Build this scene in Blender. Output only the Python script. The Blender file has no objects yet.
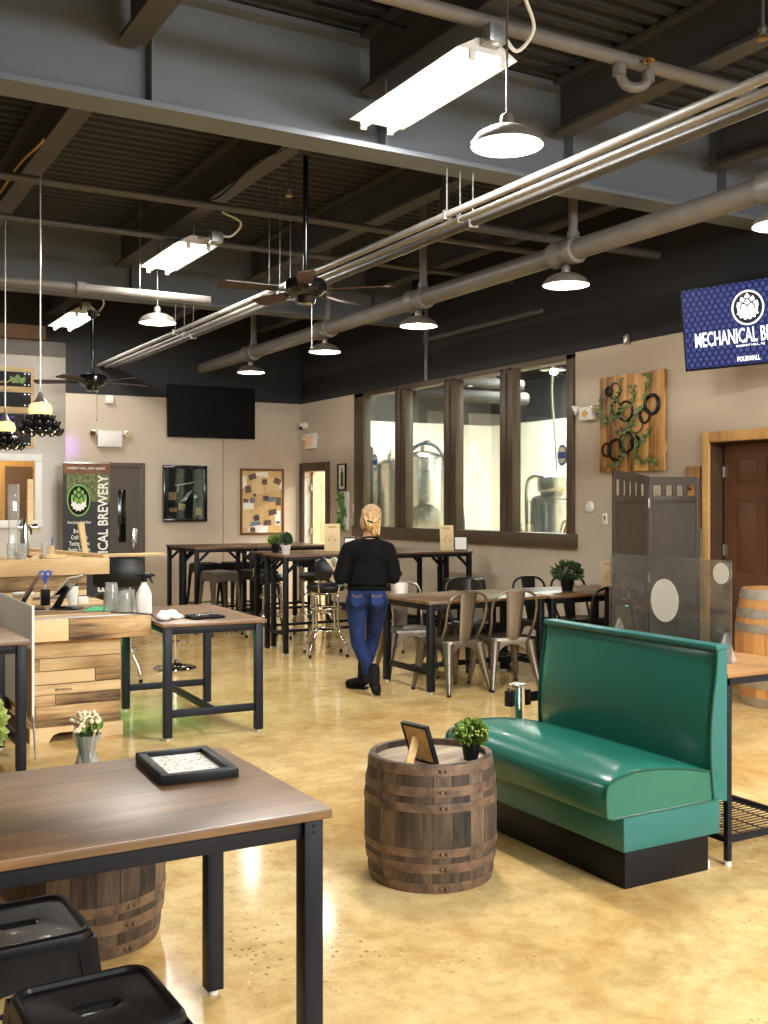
import bpy, bmesh, math, random
from mathutils import Vector, Matrix, Euler
random.seed(7)
PI = math.pi
scene = bpy.context.scene
COL = scene.collection
V = Vector

# ------------------------------------------------------------------ materials
def lin(c):
    out = []
    for v in c:
        v = v / 255.0
        out.append(v / 12.92 if v <= 0.04045 else ((v + 0.055) / 1.055) ** 2.4)
    return (*out, 1.0)

def new_mat(name):
    m = bpy.data.materials.new(name); m.use_nodes = True
    nt = m.node_tree
    return m, nt, nt.nodes['Principled BSDF']

def N(nt, typ, **kw):
    n = nt.nodes.new(typ)
    for k, v in kw.items():
        if k.startswith('i_'):
            n.inputs[k[2:].replace('_', ' ')].default_value = v
        else:
            setattr(n, k, v)
    return n

def mat(name, c, rough=.5, metal=0., var=.12, scale=9., bump=0., bscale=60., coat=0., spec=.5, stretch=None, c2=None):
    """plain surface with a little procedural variation of tone and relief"""
    m, nt, b = new_mat(name)
    tc = N(nt, 'ShaderNodeTexCoord')
    mp = N(nt, 'ShaderNodeMapping')
    if stretch: mp.inputs['Scale'].default_value = stretch
    nt.links.new(tc.outputs['Object'], mp.inputs[0])
    nz = N(nt, 'ShaderNodeTexNoise', i_Scale=scale, i_Detail=4.)
    nt.links.new(mp.outputs[0], nz.inputs['Vector'])
    rp = N(nt, 'ShaderNodeValToRGB')
    a = lin(c); d = lin(c2) if c2 else tuple(x * (1 - var) for x in a[:3]) + (1,)
    e = a if c2 else tuple(min(1, x * (1 + var)) for x in a[:3]) + (1,)
    rp.color_ramp.elements[0].color = d; rp.color_ramp.elements[1].color = e
    rp.color_ramp.elements[0].position = .3; rp.color_ramp.elements[1].position = .7
    nt.links.new(nz.outputs['Fac'], rp.inputs[0])
    nt.links.new(rp.outputs[0], b.inputs['Base Color'])
    b.inputs['Roughness'].default_value = rough; b.inputs['Metallic'].default_value = metal
    b.inputs['Coat Weight'].default_value = coat; b.inputs['Specular IOR Level'].default_value = spec
    if bump:
        n2 = N(nt, 'ShaderNodeTexNoise', i_Scale=bscale, i_Detail=3.)
        nt.links.new(mp.outputs[0], n2.inputs['Vector'])
        bp = N(nt, 'ShaderNodeBump', i_Strength=bump, i_Distance=.01)
        nt.links.new(n2.outputs['Fac'], bp.inputs['Height']); nt.links.new(bp.outputs[0], b.inputs['Normal'])
    return m

def wood(name, dark, light, grain=(1, 14, 14), scale=3., rough=.6, island=.0, bump=.25, coat=0., spec=.4, mid=None, knots=False):
    """wood: stretched noise grain along the axis with the small scale, tone shifts per plank"""
    m, nt, b = new_mat(name)
    tc = N(nt, 'ShaderNodeTexCoord')
    geo = N(nt, 'ShaderNodeNewGeometry')
    off = N(nt, 'ShaderNodeVectorMath', operation='SCALE'); off.inputs['Scale'].default_value = 37.
    comb = N(nt, 'ShaderNodeCombineXYZ')
    for k in range(3): nt.links.new(geo.outputs['Random Per Island'], comb.inputs[k])
    nt.links.new(comb.outputs[0], off.inputs[0])
    add = N(nt, 'ShaderNodeVectorMath', operation='ADD')
    nt.links.new(tc.outputs['Object'], add.inputs[0]); nt.links.new(off.outputs[0], add.inputs[1])
    mp = N(nt, 'ShaderNodeMapping'); mp.inputs['Scale'].default_value = grain
    nt.links.new(add.outputs[0], mp.inputs[0])
    nz = N(nt, 'ShaderNodeTexNoise', i_Scale=scale, i_Detail=6., i_Roughness=.6, i_Distortion=.6)
    nt.links.new(mp.outputs[0], nz.inputs['Vector'])
    big = N(nt, 'ShaderNodeTexNoise', i_Scale=2.2, i_Detail=2.)
    nt.links.new(add.outputs[0], big.inputs['Vector'])
    mix = N(nt, 'ShaderNodeMath', operation='MULTIPLY_ADD'); mix.inputs[1].default_value = .55
    nt.links.new(big.outputs['Fac'], mix.inputs[0])
    sc = N(nt, 'ShaderNodeMath', operation='MULTIPLY'); sc.inputs[1].default_value = .55
    nt.links.new(nz.outputs['Fac'], sc.inputs[0]); nt.links.new(sc.outputs[0], mix.inputs[2])
    isl = N(nt, 'ShaderNodeMath', operation='MULTIPLY_ADD'); isl.inputs[1].default_value = island
    nt.links.new(geo.outputs['Random Per Island'], isl.inputs[0])
    sub = N(nt, 'ShaderNodeMath', operation='SUBTRACT'); sub.inputs[1].default_value = island * .5
    nt.links.new(mix.outputs[0], sub.inputs[0]); nt.links.new(sub.outputs[0], isl.inputs[2])
    rp = N(nt, 'ShaderNodeValToRGB')
    rp.color_ramp.elements[0].color = lin(dark); rp.color_ramp.elements[1].color = lin(light)
    rp.color_ramp.elements[0].position = .33; rp.color_ramp.elements[1].position = .72
    if mid:
        e = rp.color_ramp.elements.new(.52); e.color = lin(mid)
    nt.links.new(isl.outputs[0], rp.inputs[0])
    nt.links.new(rp.outputs[0], b.inputs['Base Color'])
    b.inputs['Roughness'].default_value = rough; b.inputs['Coat Weight'].default_value = coat
    b.inputs['Coat Roughness'].default_value = .25
    b.inputs['Specular IOR Level'].default_value = spec
    if bump:
        bp = N(nt, 'ShaderNodeBump', i_Strength=bump, i_Distance=.004)
        nt.links.new(nz.outputs['Fac'], bp.inputs['Height']); nt.links.new(bp.outputs[0], b.inputs['Normal'])
    return m

def emit(name, c, s):
    m, nt, b = new_mat(name)
    b.inputs['Base Color'].default_value = lin(c)
    b.inputs['Emission Color'].default_value = lin(c); b.inputs['Emission Strength'].default_value = s
    b.inputs['Roughness'].default_value = .4
    return m

def pane_mat(name, tint=(235, 242, 240), gloss=.09, haze=0., haze_c=(220, 225, 225)):
    """clear sheet: transparent with a mirror part that grows at grazing angles"""
    m, nt, b = new_mat(name)
    nt.nodes.remove(b)
    out = nt.nodes['Material Output']
    tr = N(nt, 'ShaderNodeBsdfTransparent'); tr.inputs[0].default_value = lin(tint)
    gl = N(nt, 'ShaderNodeBsdfGlossy'); gl.inputs['Roughness'].default_value = .02
    lw = N(nt, 'ShaderNodeLayerWeight'); lw.inputs[0].default_value = .22
    mr = N(nt, 'ShaderNodeMath', operation='MULTIPLY_ADD'); mr.inputs[1].default_value = .55; mr.inputs[2].default_value = gloss * .4
    nt.links.new(lw.outputs['Fresnel'], mr.inputs[0])
    mx = N(nt, 'ShaderNodeMixShader')
    nt.links.new(mr.outputs[0], mx.inputs[0]); nt.links.new(tr.outputs[0], mx.inputs[1]); nt.links.new(gl.outputs[0], mx.inputs[2])
    last = mx
    if haze:
        df = N(nt, 'ShaderNodeBsdfDiffuse'); df.inputs[0].default_value = lin(haze_c)
        nz = N(nt, 'ShaderNodeTexNoise', i_Scale=14., i_Detail=5.)
        tc = N(nt, 'ShaderNodeTexCoord'); nt.links.new(tc.outputs['Object'], nz.inputs['Vector'])
        hm = N(nt, 'ShaderNodeMath', operation='MULTIPLY'); hm.inputs[1].default_value = haze * 2
        nt.links.new(nz.outputs['Fac'], hm.inputs[0])
        m2 = N(nt, 'ShaderNodeMixShader')
        nt.links.new(hm.outputs[0], m2.inputs[0]); nt.links.new(mx.outputs[0], m2.inputs[1]); nt.links.new(df.outputs[0], m2.inputs[2])
        last = m2
    nt.links.new(last.outputs[0], out.inputs[0])
    return m

M = {}
M['wall'] = mat('wall_paint', (193, 178, 158), .75, var=.04, scale=2., bump=.08, bscale=90)
M['wall_pale'] = mat('pale_wall_paint', (206, 198, 188), .75, var=.03, scale=2.)
M['wall_dark'] = mat('dark_wall_paint', (50, 50, 51), .8, var=.08, scale=2., spec=0.15)
M['deck'] = mat('painted_steel_deck', (60, 61, 64), .6, var=.1, scale=2., spec=0.2)
M['beam'] = mat('painted_beam', (110, 115, 121), .6, var=.06, scale=1.5, spec=0.3)
M['joist'] = mat('painted_joist', (78, 77, 76), .6, var=.08, scale=1.5, spec=0.25)
M['pipe'] = mat('painted_pipe', (112, 106, 98), .45, var=.08, scale=6.)
M['pipe_dark'] = mat('dark_painted_pipe', (78, 74, 70), .45, var=.08, scale=6.)
M['conduit'] = mat('pale_conduit', (146, 142, 135), .4, .2, var=.06)
M['galv'] = mat('galvanised_steel', (170, 170, 168), .4, .8, var=.1)
M['white'] = mat('white_enamel', (232, 230, 224), .4, var=.02)
M['plastic_white'] = mat('white_plastic', (226, 222, 214), .4, var=.02)
M['black'] = mat('black_powder_coat', (10, 11, 15), .45, var=.15, scale=20, bump=.05, bscale=300, spec=0.25)
M['frame_blue'] = mat('charcoal_powder_coat', (15, 18, 30), .45, var=.12, scale=20, bump=.05, bscale=300, spec=0.3)
M['black_gloss'] = mat('glossy_black', (12, 12, 13), .12, var=.1)
M['black_matte'] = mat('matte_black', (17, 17, 18), .7, var=.1, spec=0.15)
M['vinyl_black'] = mat('black_vinyl', (18, 18, 19), .35, var=.1, bump=.1, bscale=200, spec=0.35)
M['chrome'] = mat('chrome', (225, 225, 225), .08, 1., var=.03)
M['steel'] = mat('brushed_steel', (205, 202, 195), .25, 1., var=.06, scale=5., stretch=(20, 20, .6))
M['nickel'] = mat('brushed_nickel', (168, 158, 146), .3, .75, var=.05)
M['gunmetal'] = mat('gunmetal_sheet', (122, 112, 100), .36, .85, var=.16, scale=6., bump=.03)
M['gunmetal_dark'] = mat('dark_gunmetal_sheet', (52, 47, 43), .36, .7, var=.16, scale=6.)
M['table_top'] = wood('rustic_brown_laminate', (62, 42, 22), (150, 110, 66), (.9, 9, 9), 2.2, .37, bump=.06, mid=(102, 72, 40), coat=.0, spec=.9)
M['table_top_y'] = wood('rustic_brown_laminate_along', (62, 42, 22), (158, 116, 68), (9, .9, 9), 2.2, .37, bump=.06, mid=(114, 80, 44), coat=.0, spec=.9)
M['high_top'] = wood('dark_walnut_laminate', (52, 34, 22), (108, 76, 50), (1, 10, 10), 2.2, .3, bump=.05)
M['pallet'] = wood('pallet_boards', (74, 55, 38), (224, 194, 146), (1.2, 13, 13), 2.2, .7, island=.55, bump=.5, mid=(180, 144, 98))
M['pallet_light'] = wood('light_pine', (186, 148, 96), (228, 200, 152), (1.2, 12, 12), 2., .6, island=.12, bump=.2)
M['pine'] = wood('pine_trim', (172, 124, 66), (222, 178, 108), (14, 14, 1), 2., .6, island=.1, bump=.2)
M['pine_h'] = wood('pine_trim_across', (172, 124, 66), (222, 178, 108), (14, 1, 14), 2., .6, island=.1, bump=.2)
M['plank_art'] = wood('varnished_planks', (104, 68, 34), (224, 174, 104), (12, 12, 1.), 2.6, .5, island=.34, bump=.3, mid=(184, 134, 74))
M['stave'] = wood('weathered_staves', (32, 27, 23), (118, 98, 78), (12, 12, 2.), 2.6, .7, island=.14, bump=.6, mid=(76, 62, 50))
M['stave_pale'] = wood('pale_oak_staves', (150, 98, 50), (200, 146, 86), (12, 12, 1.4), 2.4, .65, island=.14, bump=.3)
M['hoop'] = mat('rusty_hoop', (134, 106, 82), .6, .25, var=.2, scale=16., bump=.35, bscale=80, c2=(76, 62, 52))
M['hoop_grey'] = mat('zinc_hoop', (160, 150, 136), .45, .6, var=.15, scale=10.)
M['barrel_head'] = wood('barrel_head', (126, 106, 84), (196, 176, 148), (1, 12, 12), 2.4, .6, island=.1, bump=.3)
M['green'] = mat('green_vinyl', (27, 104, 88), .27, var=.05, scale=3., bump=.05, bscale=260, coat=.15, spec=.55)
M['green_base'] = mat('green_base_vinyl', (36, 106, 102), .38, var=.05, scale=3., bump=.04, bscale=260)
M['piping'] = mat('dark_green_piping', (22, 78, 64), .3, var=.05)
M['frame_brown'] = mat('dark_brown_paint', (82, 68, 52), .45, var=.1, scale=4., spec=0.35)
M['door_brown'] = mat('brown_door_paint', (96, 64, 42), .45, var=.08, scale=3., stretch=(8, 8, 1), spec=0.35)
M['door_dark'] = mat('dark_taupe_door', (84, 74, 64), .5, var=.06, spec=0.3)
M['door_beige'] = mat('beige_door_paint', (206, 184, 148), .5, var=.04)
M['screen'] = mat('dark_espresso_wood', (60, 51, 42), .5, var=.12, scale=5, stretch=(9, 9, 1), spec=0.3)
M['kraft'] = mat('kraft_card', (216, 190, 142), .7, var=.05)
M['kraft_ink'] = mat('brown_ink', (168, 130, 84), .7)
M['paper'] = mat('white_paper', (238, 234, 224), .7, var=.02)
M['cork'] = mat('cork', (206, 172, 118), .8, var=.14, scale=40)
M['leaf'] = mat('leaf_green', (112, 142, 58), .5, var=.35, scale=20)
M['leaf_dark'] = mat('dark_leaf_green', (52, 78, 40), .5, var=.3, scale=20)
M['leaf_pale'] = mat('pale_yellow_green_leaf', (176, 190, 104), .5, var=.25, scale=30)
M['leaf_grey'] = mat('sage_leaf', (112, 136, 84), .55, var=.25, scale=30)
M['soil'] = mat('soil', (48, 38, 30), .9)
M['hair'] = mat('blonde_hair', (206, 170, 118), .5, scale=14, stretch=(9, 9, 1.2), bump=.5, bscale=60, c2=(128, 92, 56))
M['skin'] = mat('skin', (214, 160, 130), .5, var=.04)
M['sweater'] = mat('black_knit', (12, 12, 13), .85, var=.2, scale=30, bump=.3, bscale=150, spec=0.12)
M['denim'] = mat('blue_denim', (29, 42, 80), .75, var=.4, scale=10., bump=.2, bscale=300, spec=0.15)
M['boot'] = mat('black_suede', (18, 17, 17), .7, var=.15, spec=0.15)
M['glass'] = pane_mat('window_glass')
M['plexi'] = pane_mat('acrylic_sheet', (232, 234, 234), .12, .05)
M['jar_glass'] = pane_mat('drinking_glass', (246, 248, 246), .12, .16, (245, 246, 244))
M['blue_tape'] = mat('blue_plastic', (62, 88, 176), .4)
M['paper_green'] = mat('bright_green_card', (22, 196, 120), .6, var=.05)
M['white_hot'] = emit('fluorescent_tube', (255, 252, 246), 16.)
M['bulb'] = emit('warm_bulb', (255, 226, 170), 8.)
M['amber'] = emit('amber_glass', (255, 220, 150), .42)
M['grey_panel'] = mat('grey_board', (176, 168, 156), .6, var=.03)
M['chalk'] = mat('chalkboard', (44, 46, 48), .7, var=.15, spec=0.2)
M['yellow_ink'] = mat('yellow_chalk', (232, 206, 120), .8)
M['purple_ink'] = mat('purple_chalk', (120, 92, 214), .8)
M['copper_plate'] = mat('copper_elbow', (170, 120, 80), .4, .7)
M['brewery_white'] = mat('brewery_white_paint', (240, 238, 226), .6, var=.02)
M['insul'] = mat('black_pipe_insulation', (58, 54, 50), .7)
M['hose'] = mat('blue_grey_hose', (70, 88, 108), .4)
M['brown_hose'] = mat('brown_hose', (150, 92, 50), .4)
M['brass'] = mat('brass', (206, 166, 96), .3, .9)
M['rubber'] = mat('black_rubber', (20, 20, 20), .8, spec=0.2)

def floor_mat():
    m, nt, b = new_mat('polished_stained_concrete')
    tc = N(nt, 'ShaderNodeTexCoord')
    def noise(sc, det, ro, dist=0.):
        n = N(nt, 'ShaderNodeTexNoise', i_Scale=sc, i_Detail=det, i_Roughness=ro, i_Distortion=dist)
        nt.links.new(tc.outputs['Object'], n.inputs['Vector']); return n
    def ramp(src, p0, p1, c0, c1):
        r = N(nt, 'ShaderNodeValToRGB'); e = r.color_ramp.elements
        e[0].position, e[1].position, e[0].color, e[1].color = p0, p1, c0, c1
        nt.links.new(src, r.inputs[0]); return r
    def mixc(fac, a, b_, blend='MIX'):
        x = N(nt, 'ShaderNodeMix', data_type='RGBA', blend_type=blend)
        if isinstance(fac, float): x.inputs[0].default_value = fac
        else: nt.links.new(fac, x.inputs[0])
        for k, v in ((6, a), (7, b_)):
            if isinstance(v, tuple): x.inputs[k].default_value = v
            else: nt.links.new(v, x.inputs[k])
        return x.outputs[2]
    n1, n2, n4, n5 = noise(.8, 9., .7, .4), noise(4.5, 9., .72, .3), noise(60., 3., .5), noise(15., 5., .7)
    base = ramp(n1.outputs['Fac'], .34, .68, lin((198, 158, 92)), lin((236, 210, 152))).outputs[0]
    base = mixc(.85, base, ramp(n2.outputs['Fac'], .36, .6, (.72, .66, .54, 1), (1, 1, 1, 1)).outputs[0], 'MULTIPLY')
    base = mixc(.6, base, ramp(n5.outputs['Fac'], .3, .52, (.78, .72, .62, 1), (1, 1, 1, 1)).outputs[0], 'MULTIPLY')
    patch = noise(.9, 4., .6)
    vor = N(nt, 'ShaderNodeTexVoronoi', i_Scale=34.); nt.links.new(tc.outputs['Object'], vor.inputs['Vector'])
    def specks(th, p0, p1, col, base, lo):
        s1 = N(nt, 'ShaderNodeMath', operation='LESS_THAN'); s1.inputs[1].default_value = th
        nt.links.new(vor.outputs['Distance'], s1.inputs[0])
        sp = N(nt, 'ShaderNodeSeparateColor'); nt.links.new(vor.outputs['Color'], sp.inputs[0])
        s2 = N(nt, 'ShaderNodeMath', operation='GREATER_THAN'); s2.inputs[1].default_value = lo
        nt.links.new(sp.outputs[0 if th > .15 else 1], s2.inputs[0])
        pr = N(nt, 'ShaderNodeMapRange'); pr.inputs[1].default_value = p0; pr.inputs[2].default_value = p1
        nt.links.new(patch.outputs['Fac'], pr.inputs[0])
        a = N(nt, 'ShaderNodeMath', operation='MULTIPLY'); nt.links.new(s1.outputs[0], a.inputs[0]); nt.links.new(s2.outputs[0], a.inputs[1])
        c_ = N(nt, 'ShaderNodeMath', operation='MULTIPLY'); nt.links.new(a.outputs[0], c_.inputs[0]); nt.links.new(pr.outputs[0], c_.inputs[1])
        return mixc(c_.outputs[0], base, col)
    base = specks(.24, .48, .62, lin((142, 116, 80)), base, .55)
    base = specks(.14, .5, .6, lin((238, 230, 210)), base, .6)
    nt.links.new(base, b.inputs['Base Color'])
    rr = N(nt, 'ShaderNodeMapRange'); rr.inputs[3].default_value = .07; rr.inputs[4].default_value = .2
    nt.links.new(n2.outputs['Fac'], rr.inputs[0]); nt.links.new(rr.outputs[0], b.inputs['Roughness'])
    bp = N(nt, 'ShaderNodeBump', i_Strength=.03, i_Distance=.004)
    nt.links.new(n5.outputs['Fac'], bp.inputs['Height']); nt.links.new(bp.outputs[0], b.inputs['Normal'])
    b.inputs['Specular IOR Level'].default_value = .5
    return m
M['floor'] = floor_mat()

def screen_mat():
    """television picture: rows of rounded blue cells on near-black"""
    m, nt, b = new_mat('blue_cell_picture')
    tc = N(nt, 'ShaderNodeTexCoord'); sep = N(nt, 'ShaderNodeSeparateXYZ')
    nt.links.new(tc.outputs['Object'], sep.inputs[0])
    def grid(ox, oz):
        ds = []
        for ax, o, per in (('X', ox, .057), ('Z', oz, .086)):
            a = N(nt, 'ShaderNodeMath', operation='MULTIPLY_ADD'); a.inputs[1].default_value = 1 / per; a.inputs[2].default_value = o + 50
            nt.links.new(sep.outputs[ax], a.inputs[0])
            f = N(nt, 'ShaderNodeMath', operation='FRACT'); nt.links.new(a.outputs[0], f.inputs[0])
            s_ = N(nt, 'ShaderNodeMath', operation='MULTIPLY_ADD'); s_.inputs[1].default_value = per; s_.inputs[2].default_value = -per / 2
            nt.links.new(f.outputs[0], s_.inputs[0]); ds.append(s_)
        cb = N(nt, 'ShaderNodeCombineXYZ'); nt.links.new(ds[0].outputs[0], cb.inputs[0]); nt.links.new(ds[1].outputs[0], cb.inputs[1])
        ln = N(nt, 'ShaderNodeVectorMath', operation='LENGTH'); nt.links.new(cb.outputs[0], ln.inputs[0])
        return ln
    g1, g2 = grid(0, 0), grid(.5, .5)
    mn = N(nt, 'ShaderNodeMath', operation='MINIMUM'); nt.links.new(g1.outputs['Value'], mn.inputs[0]); nt.links.new(g2.outputs['Value'], mn.inputs[1])
    rp = N(nt, 'ShaderNodeValToRGB')
    el = rp.color_ramp.elements
    el[0].position = 0; el[0].color = lin((92, 104, 176)); el[1].position = .6; el[1].color = lin((14, 16, 36))
    e = el.new(.38); e.color = lin((62, 70, 134)); e = el.new(.5); e.color = lin((30, 35, 78))
    sc = N(nt, 'ShaderNodeMath', operation='MULTIPLY'); sc.inputs[1].default_value = 20.
    nt.links.new(mn.outputs[0], sc.inputs[0]); nt.links.new(sc.outputs[0], rp.inputs[0])
    b.inputs['Base Color'].default_value = (.005, .005, .01, 1); b.inputs['Roughness'].default_value = .5; b.inputs['Specular IOR Level'].default_value = .15
    nt.links.new(rp.outputs[0], b.inputs['Emission Color']); b.inputs['Emission Strength'].default_value = .42
    return m
M['tv_picture'] = screen_mat()
M['tv_white'] = emit('white_picture', (250, 250, 255), .52)

# ------------------------------------------------------------------ mesh building
def XF(loc=(0, 0, 0), rot=(0, 0, 0), sc=None):
    m = Matrix.Translation(V(loc)) @ Euler(rot).to_matrix().to_4x4()
    if sc is not None: m = m @ Matrix.Diagonal((*sc, 1))
    return m

class MB:
    def __init__(s): s.bm = bmesh.new()
    def _merge(s, t, X=None):
        if X is not None: bmesh.ops.transform(t, matrix=X, verts=t.verts)
        me = bpy.data.meshes.new('tmp'); t.to_mesh(me); t.free(); s.bm.from_mesh(me); bpy.data.meshes.remove(me)
        return s
    def box(s, lo, hi, bev=0, X=None, seg=2):
        t = bmesh.new()
        c = [(a + b) / 2 for a, b in zip(lo, hi)]; d = [abs(b - a) for a, b in zip(lo, hi)]
        bmesh.ops.create_cube(t, size=1, matrix=Matrix.Translation(V(c)) @ Matrix.Diagonal((*d, 1)))
        if bev: bmesh.ops.bevel(t, geom=t.edges[:], offset=min(bev, min(d) * .45), segments=seg, affect='EDGES', profile=.5)
        return s._merge(t, X)
    def bar(s, p, q, w, h=None, bev=0, up=(0, 0, 1)):
        """box of section w x h running from p to q"""
        p, q = V(p), V(q); h = h or w; z = q - p; L = z.length; z.normalize()
        u = V(up)
        if abs(u.dot(z)) > .98: u = V((0, 1, 0))
        x = u.cross(z).normalized(); y = z.cross(x)
        R = Matrix((x, y, z)).transposed().to_4x4(); R.translation = p
        return s.box((-w / 2, -h / 2, 0), (w / 2, h / 2, L), bev, R)
    def tube(s, pts, r, n=8, closed=False, caps=True, X=None, flat=1.):
        pts = [V(p) for p in pts]; t = bmesh.new(); m = len(pts)
        rs = list(r) if isinstance(r, (list, tuple)) else [r] * m
        tang = []
        for i in range(m):
            a = pts[i - 1] if (i or closed) else pts[i]; b = pts[(i + 1) % m] if (i < m - 1 or closed) else pts[i]
            d = b - a
            tang.append(d.normalized() if d.length > 1e-9 else V((0, 0, 1)))
        u = V((0, 0, 1)) if abs(tang[0].z) < .9 else V((1, 0, 0))
        u = (u - tang[0] * u.dot(tang[0])).normalized(); rings = []
        for i in range(m):
            u = u - tang[i] * u.dot(tang[i]); u = u.normalized() if u.length > 1e-6 else tang[i].orthogonal().normalized()
            w = tang[i].cross(u)
            rings.append([t.verts.new(pts[i] + (u * math.cos(2 * PI * k / n) * flat + w * math.sin(2 * PI * k / n)) * rs[i]) for k in range(n)])
        for i in range(m if closed else m - 1):
            A, B = rings[i], rings[(i + 1) % m]
            for k in range(n): t.faces.new((A[k], A[(k + 1) % n], B[(k + 1) % n], B[k]))
        if caps and not closed:
            t.faces.new(rings[0][::-1]); t.faces.new(rings[-1])
        return s._merge(t, X)
    def loft(s, rings, caps=True, closed=False, X=None, ring_closed=True):
        t = bmesh.new(); R = [[t.verts.new(V(p)) for p in ring] for ring in rings]; n = len(rings[0])
        for i in range(len(R) if closed else len(R) - 1):
            A, B = R[i], R[(i + 1) % len(R)]
            for k in range(n if ring_closed else n - 1):
                t.faces.new((A[k], A[(k + 1) % n], B[(k + 1) % n], B[k]))
        if caps and not closed and ring_closed:
            t.faces.new(R[0][::-1]); t.faces.new(R[-1])
        bmesh.ops.recalc_face_normals(t, faces=t.faces[:])
        return s._merge(t, X)
    def lathe(s, prof, n=24, X=None, caps=True):
        return s.loft([[(r * math.cos(2 * PI * k / n), r * math.sin(2 * PI * k / n), z) for k in range(n)] for r, z in prof], caps, X=X)
    def cyl(s, r, z0, z1, n=20, X=None, bev=0):
        pr = [(r, z0), (r, z1)] if not bev else [(r - bev, z0), (r, z0 + bev), (r, z1 - bev), (r - bev, z1)]
        return s.lathe(pr, n, X)
    def prism(s, poly, h0, h1, X=None, bev=0):
        """polygon in local XY extruded along local Z"""
        t = bmesh.new()
        f = t.faces.new([t.verts.new((x, y, h0)) for x, y in poly])
        r = bmesh.ops.extrude_face_region(t, geom=[f])
        bmesh.ops.translate(t, vec=(0, 0, h1 - h0), verts=[v for v in r['geom'] if isinstance(v, bmesh.types.BMVert)])
        bmesh.ops.recalc_face_normals(t, faces=t.faces[:])
        if bev: bmesh.ops.bevel(t, geom=t.edges[:], offset=bev, segments=2, affect='EDGES')
        return s._merge(t, X)
    def ell(s, c, r, X=None, n=16, m=10, rot=(0, 0, 0)):
        t = bmesh.new()
        r = r if isinstance(r, (tuple, list)) else (r, r, r)
        bmesh.ops.create_uvsphere(t, u_segments=n, v_segments=m, radius=1, matrix=XF(c, rot, r))
        return s._merge(t, X)
    def capsule(s, p, q, r1, r2, n=14):
        p, q = V(p), V(q); d = (q - p).normalized(); pts, rs = [], []
        for a in (80, 55, 30, 0): pts.append(p - d * r1 * math.sin(math.radians(a))); rs.append(r1 * math.cos(math.radians(a)))
        for a in (0, 30, 55, 80): pts.append(q + d * r2 * math.sin(math.radians(a))); rs.append(r2 * math.cos(math.radians(a)))
        return s.tube(pts, rs, n)
    def build(s, name, m, parent=None, smooth=35, loc=(0, 0, 0), rz=0, sub=0):
        me = bpy.data.meshes.new(name); s.bm.to_mesh(me); s.bm.free()
        me.materials.append(m)
        if smooth:
            me.shade_smooth(); me.set_sharp_from_angle(angle=math.radians(smooth))
        o = bpy.data.objects.new(name, me); COL.objects.link(o)
        o.location = loc; o.rotation_euler = (0, 0, rz)
        if parent: o.parent = parent
        return o

def tag(o, label, cat, group=None):
    o['label'] = label; o['category'] = cat
    if group: o['group'] = group
    return o
def struct(o): o['kind'] = 'structure'; return o
def thing(name, label, cat, loc=(0, 0, 0), rz=0, group=None, rot=None):
    o = bpy.data.objects.new(name, None); COL.objects.link(o)
    o.empty_display_size = .1
    o.location = loc; o.rotation_euler = rot or (0, 0, rz)
    return tag(o, label, cat, group)
def dup(o, parent=None, **kw):
    c = o.copy(); COL.objects.link(c)
    if parent: c.parent = parent
    for ch in list(o.children): dup(ch, c)
    if 'loc' in kw: c.location = kw['loc']
    if 'rz' in kw: c.rotation_euler = (0, 0, kw['rz'])
    for k in ('label', 'group', 'category'):
        if k in kw: c[k] = kw[k]
    return c

def text(s_, m, w, h, X, parent, name='lettering', depth=.002, bold=0., lines=1):
    """flat raised lettering fitted to w x h in the local XY plane, centred, placed by X"""
    cu = bpy.data.curves.new('t', 'FONT'); cu.body = s_; cu.align_x = 'CENTER'; cu.align_y = 'CENTER'
    cu.extrude = .02; cu.resolution_u = 2; cu.offset = bold
    o = bpy.data.objects.new('t', cu)
    me = bpy.data.meshes.new_from_object(o)
    bpy.data.objects.remove(o); bpy.data.curves.remove(cu)
    xs = [v.co.x for v in me.vertices]; ys = [v.co.y for v in me.vertices]
    x0, x1, y0, y1 = min(xs), max(xs), min(ys), max(ys)
    T = X @ Matrix.Diagonal((w / (x1 - x0), h / (y1 - y0), depth / .04, 1)) @ Matrix.Translation((-(x0 + x1) / 2, -(y0 + y1) / 2, .02))
    me.transform(T); me.name = name
    me.materials.clear(); me.materials.append(m)
    ob = bpy.data.objects.new(name, me); COL.objects.link(ob); ob.parent = parent
    return ob

def area(name, loc, size, power, color=(1, .99, .965), rot=(0, 0, 0), parent=None, spread=None):
    l = bpy.data.lights.new(name, 'AREA'); l.shape = 'RECTANGLE'; l.size, l.size_y = size; l.energy = power; l.color = color
    if spread: l.spread = spread
    o = bpy.data.objects.new(name, l); COL.objects.link(o); o.location = loc; o.rotation_euler = rot
    if parent: o.parent = parent
    return o
def point(name, loc, power, r=.03, color=(1, .84, .62), parent=None):
    l = bpy.data.lights.new(name, 'POINT'); l.energy = power; l.shadow_soft_size = r; l.color = color
    o = bpy.data.objects.new(name, l); COL.objects.link(o); o.location = loc
    if parent: o.parent = parent
    return o

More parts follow.
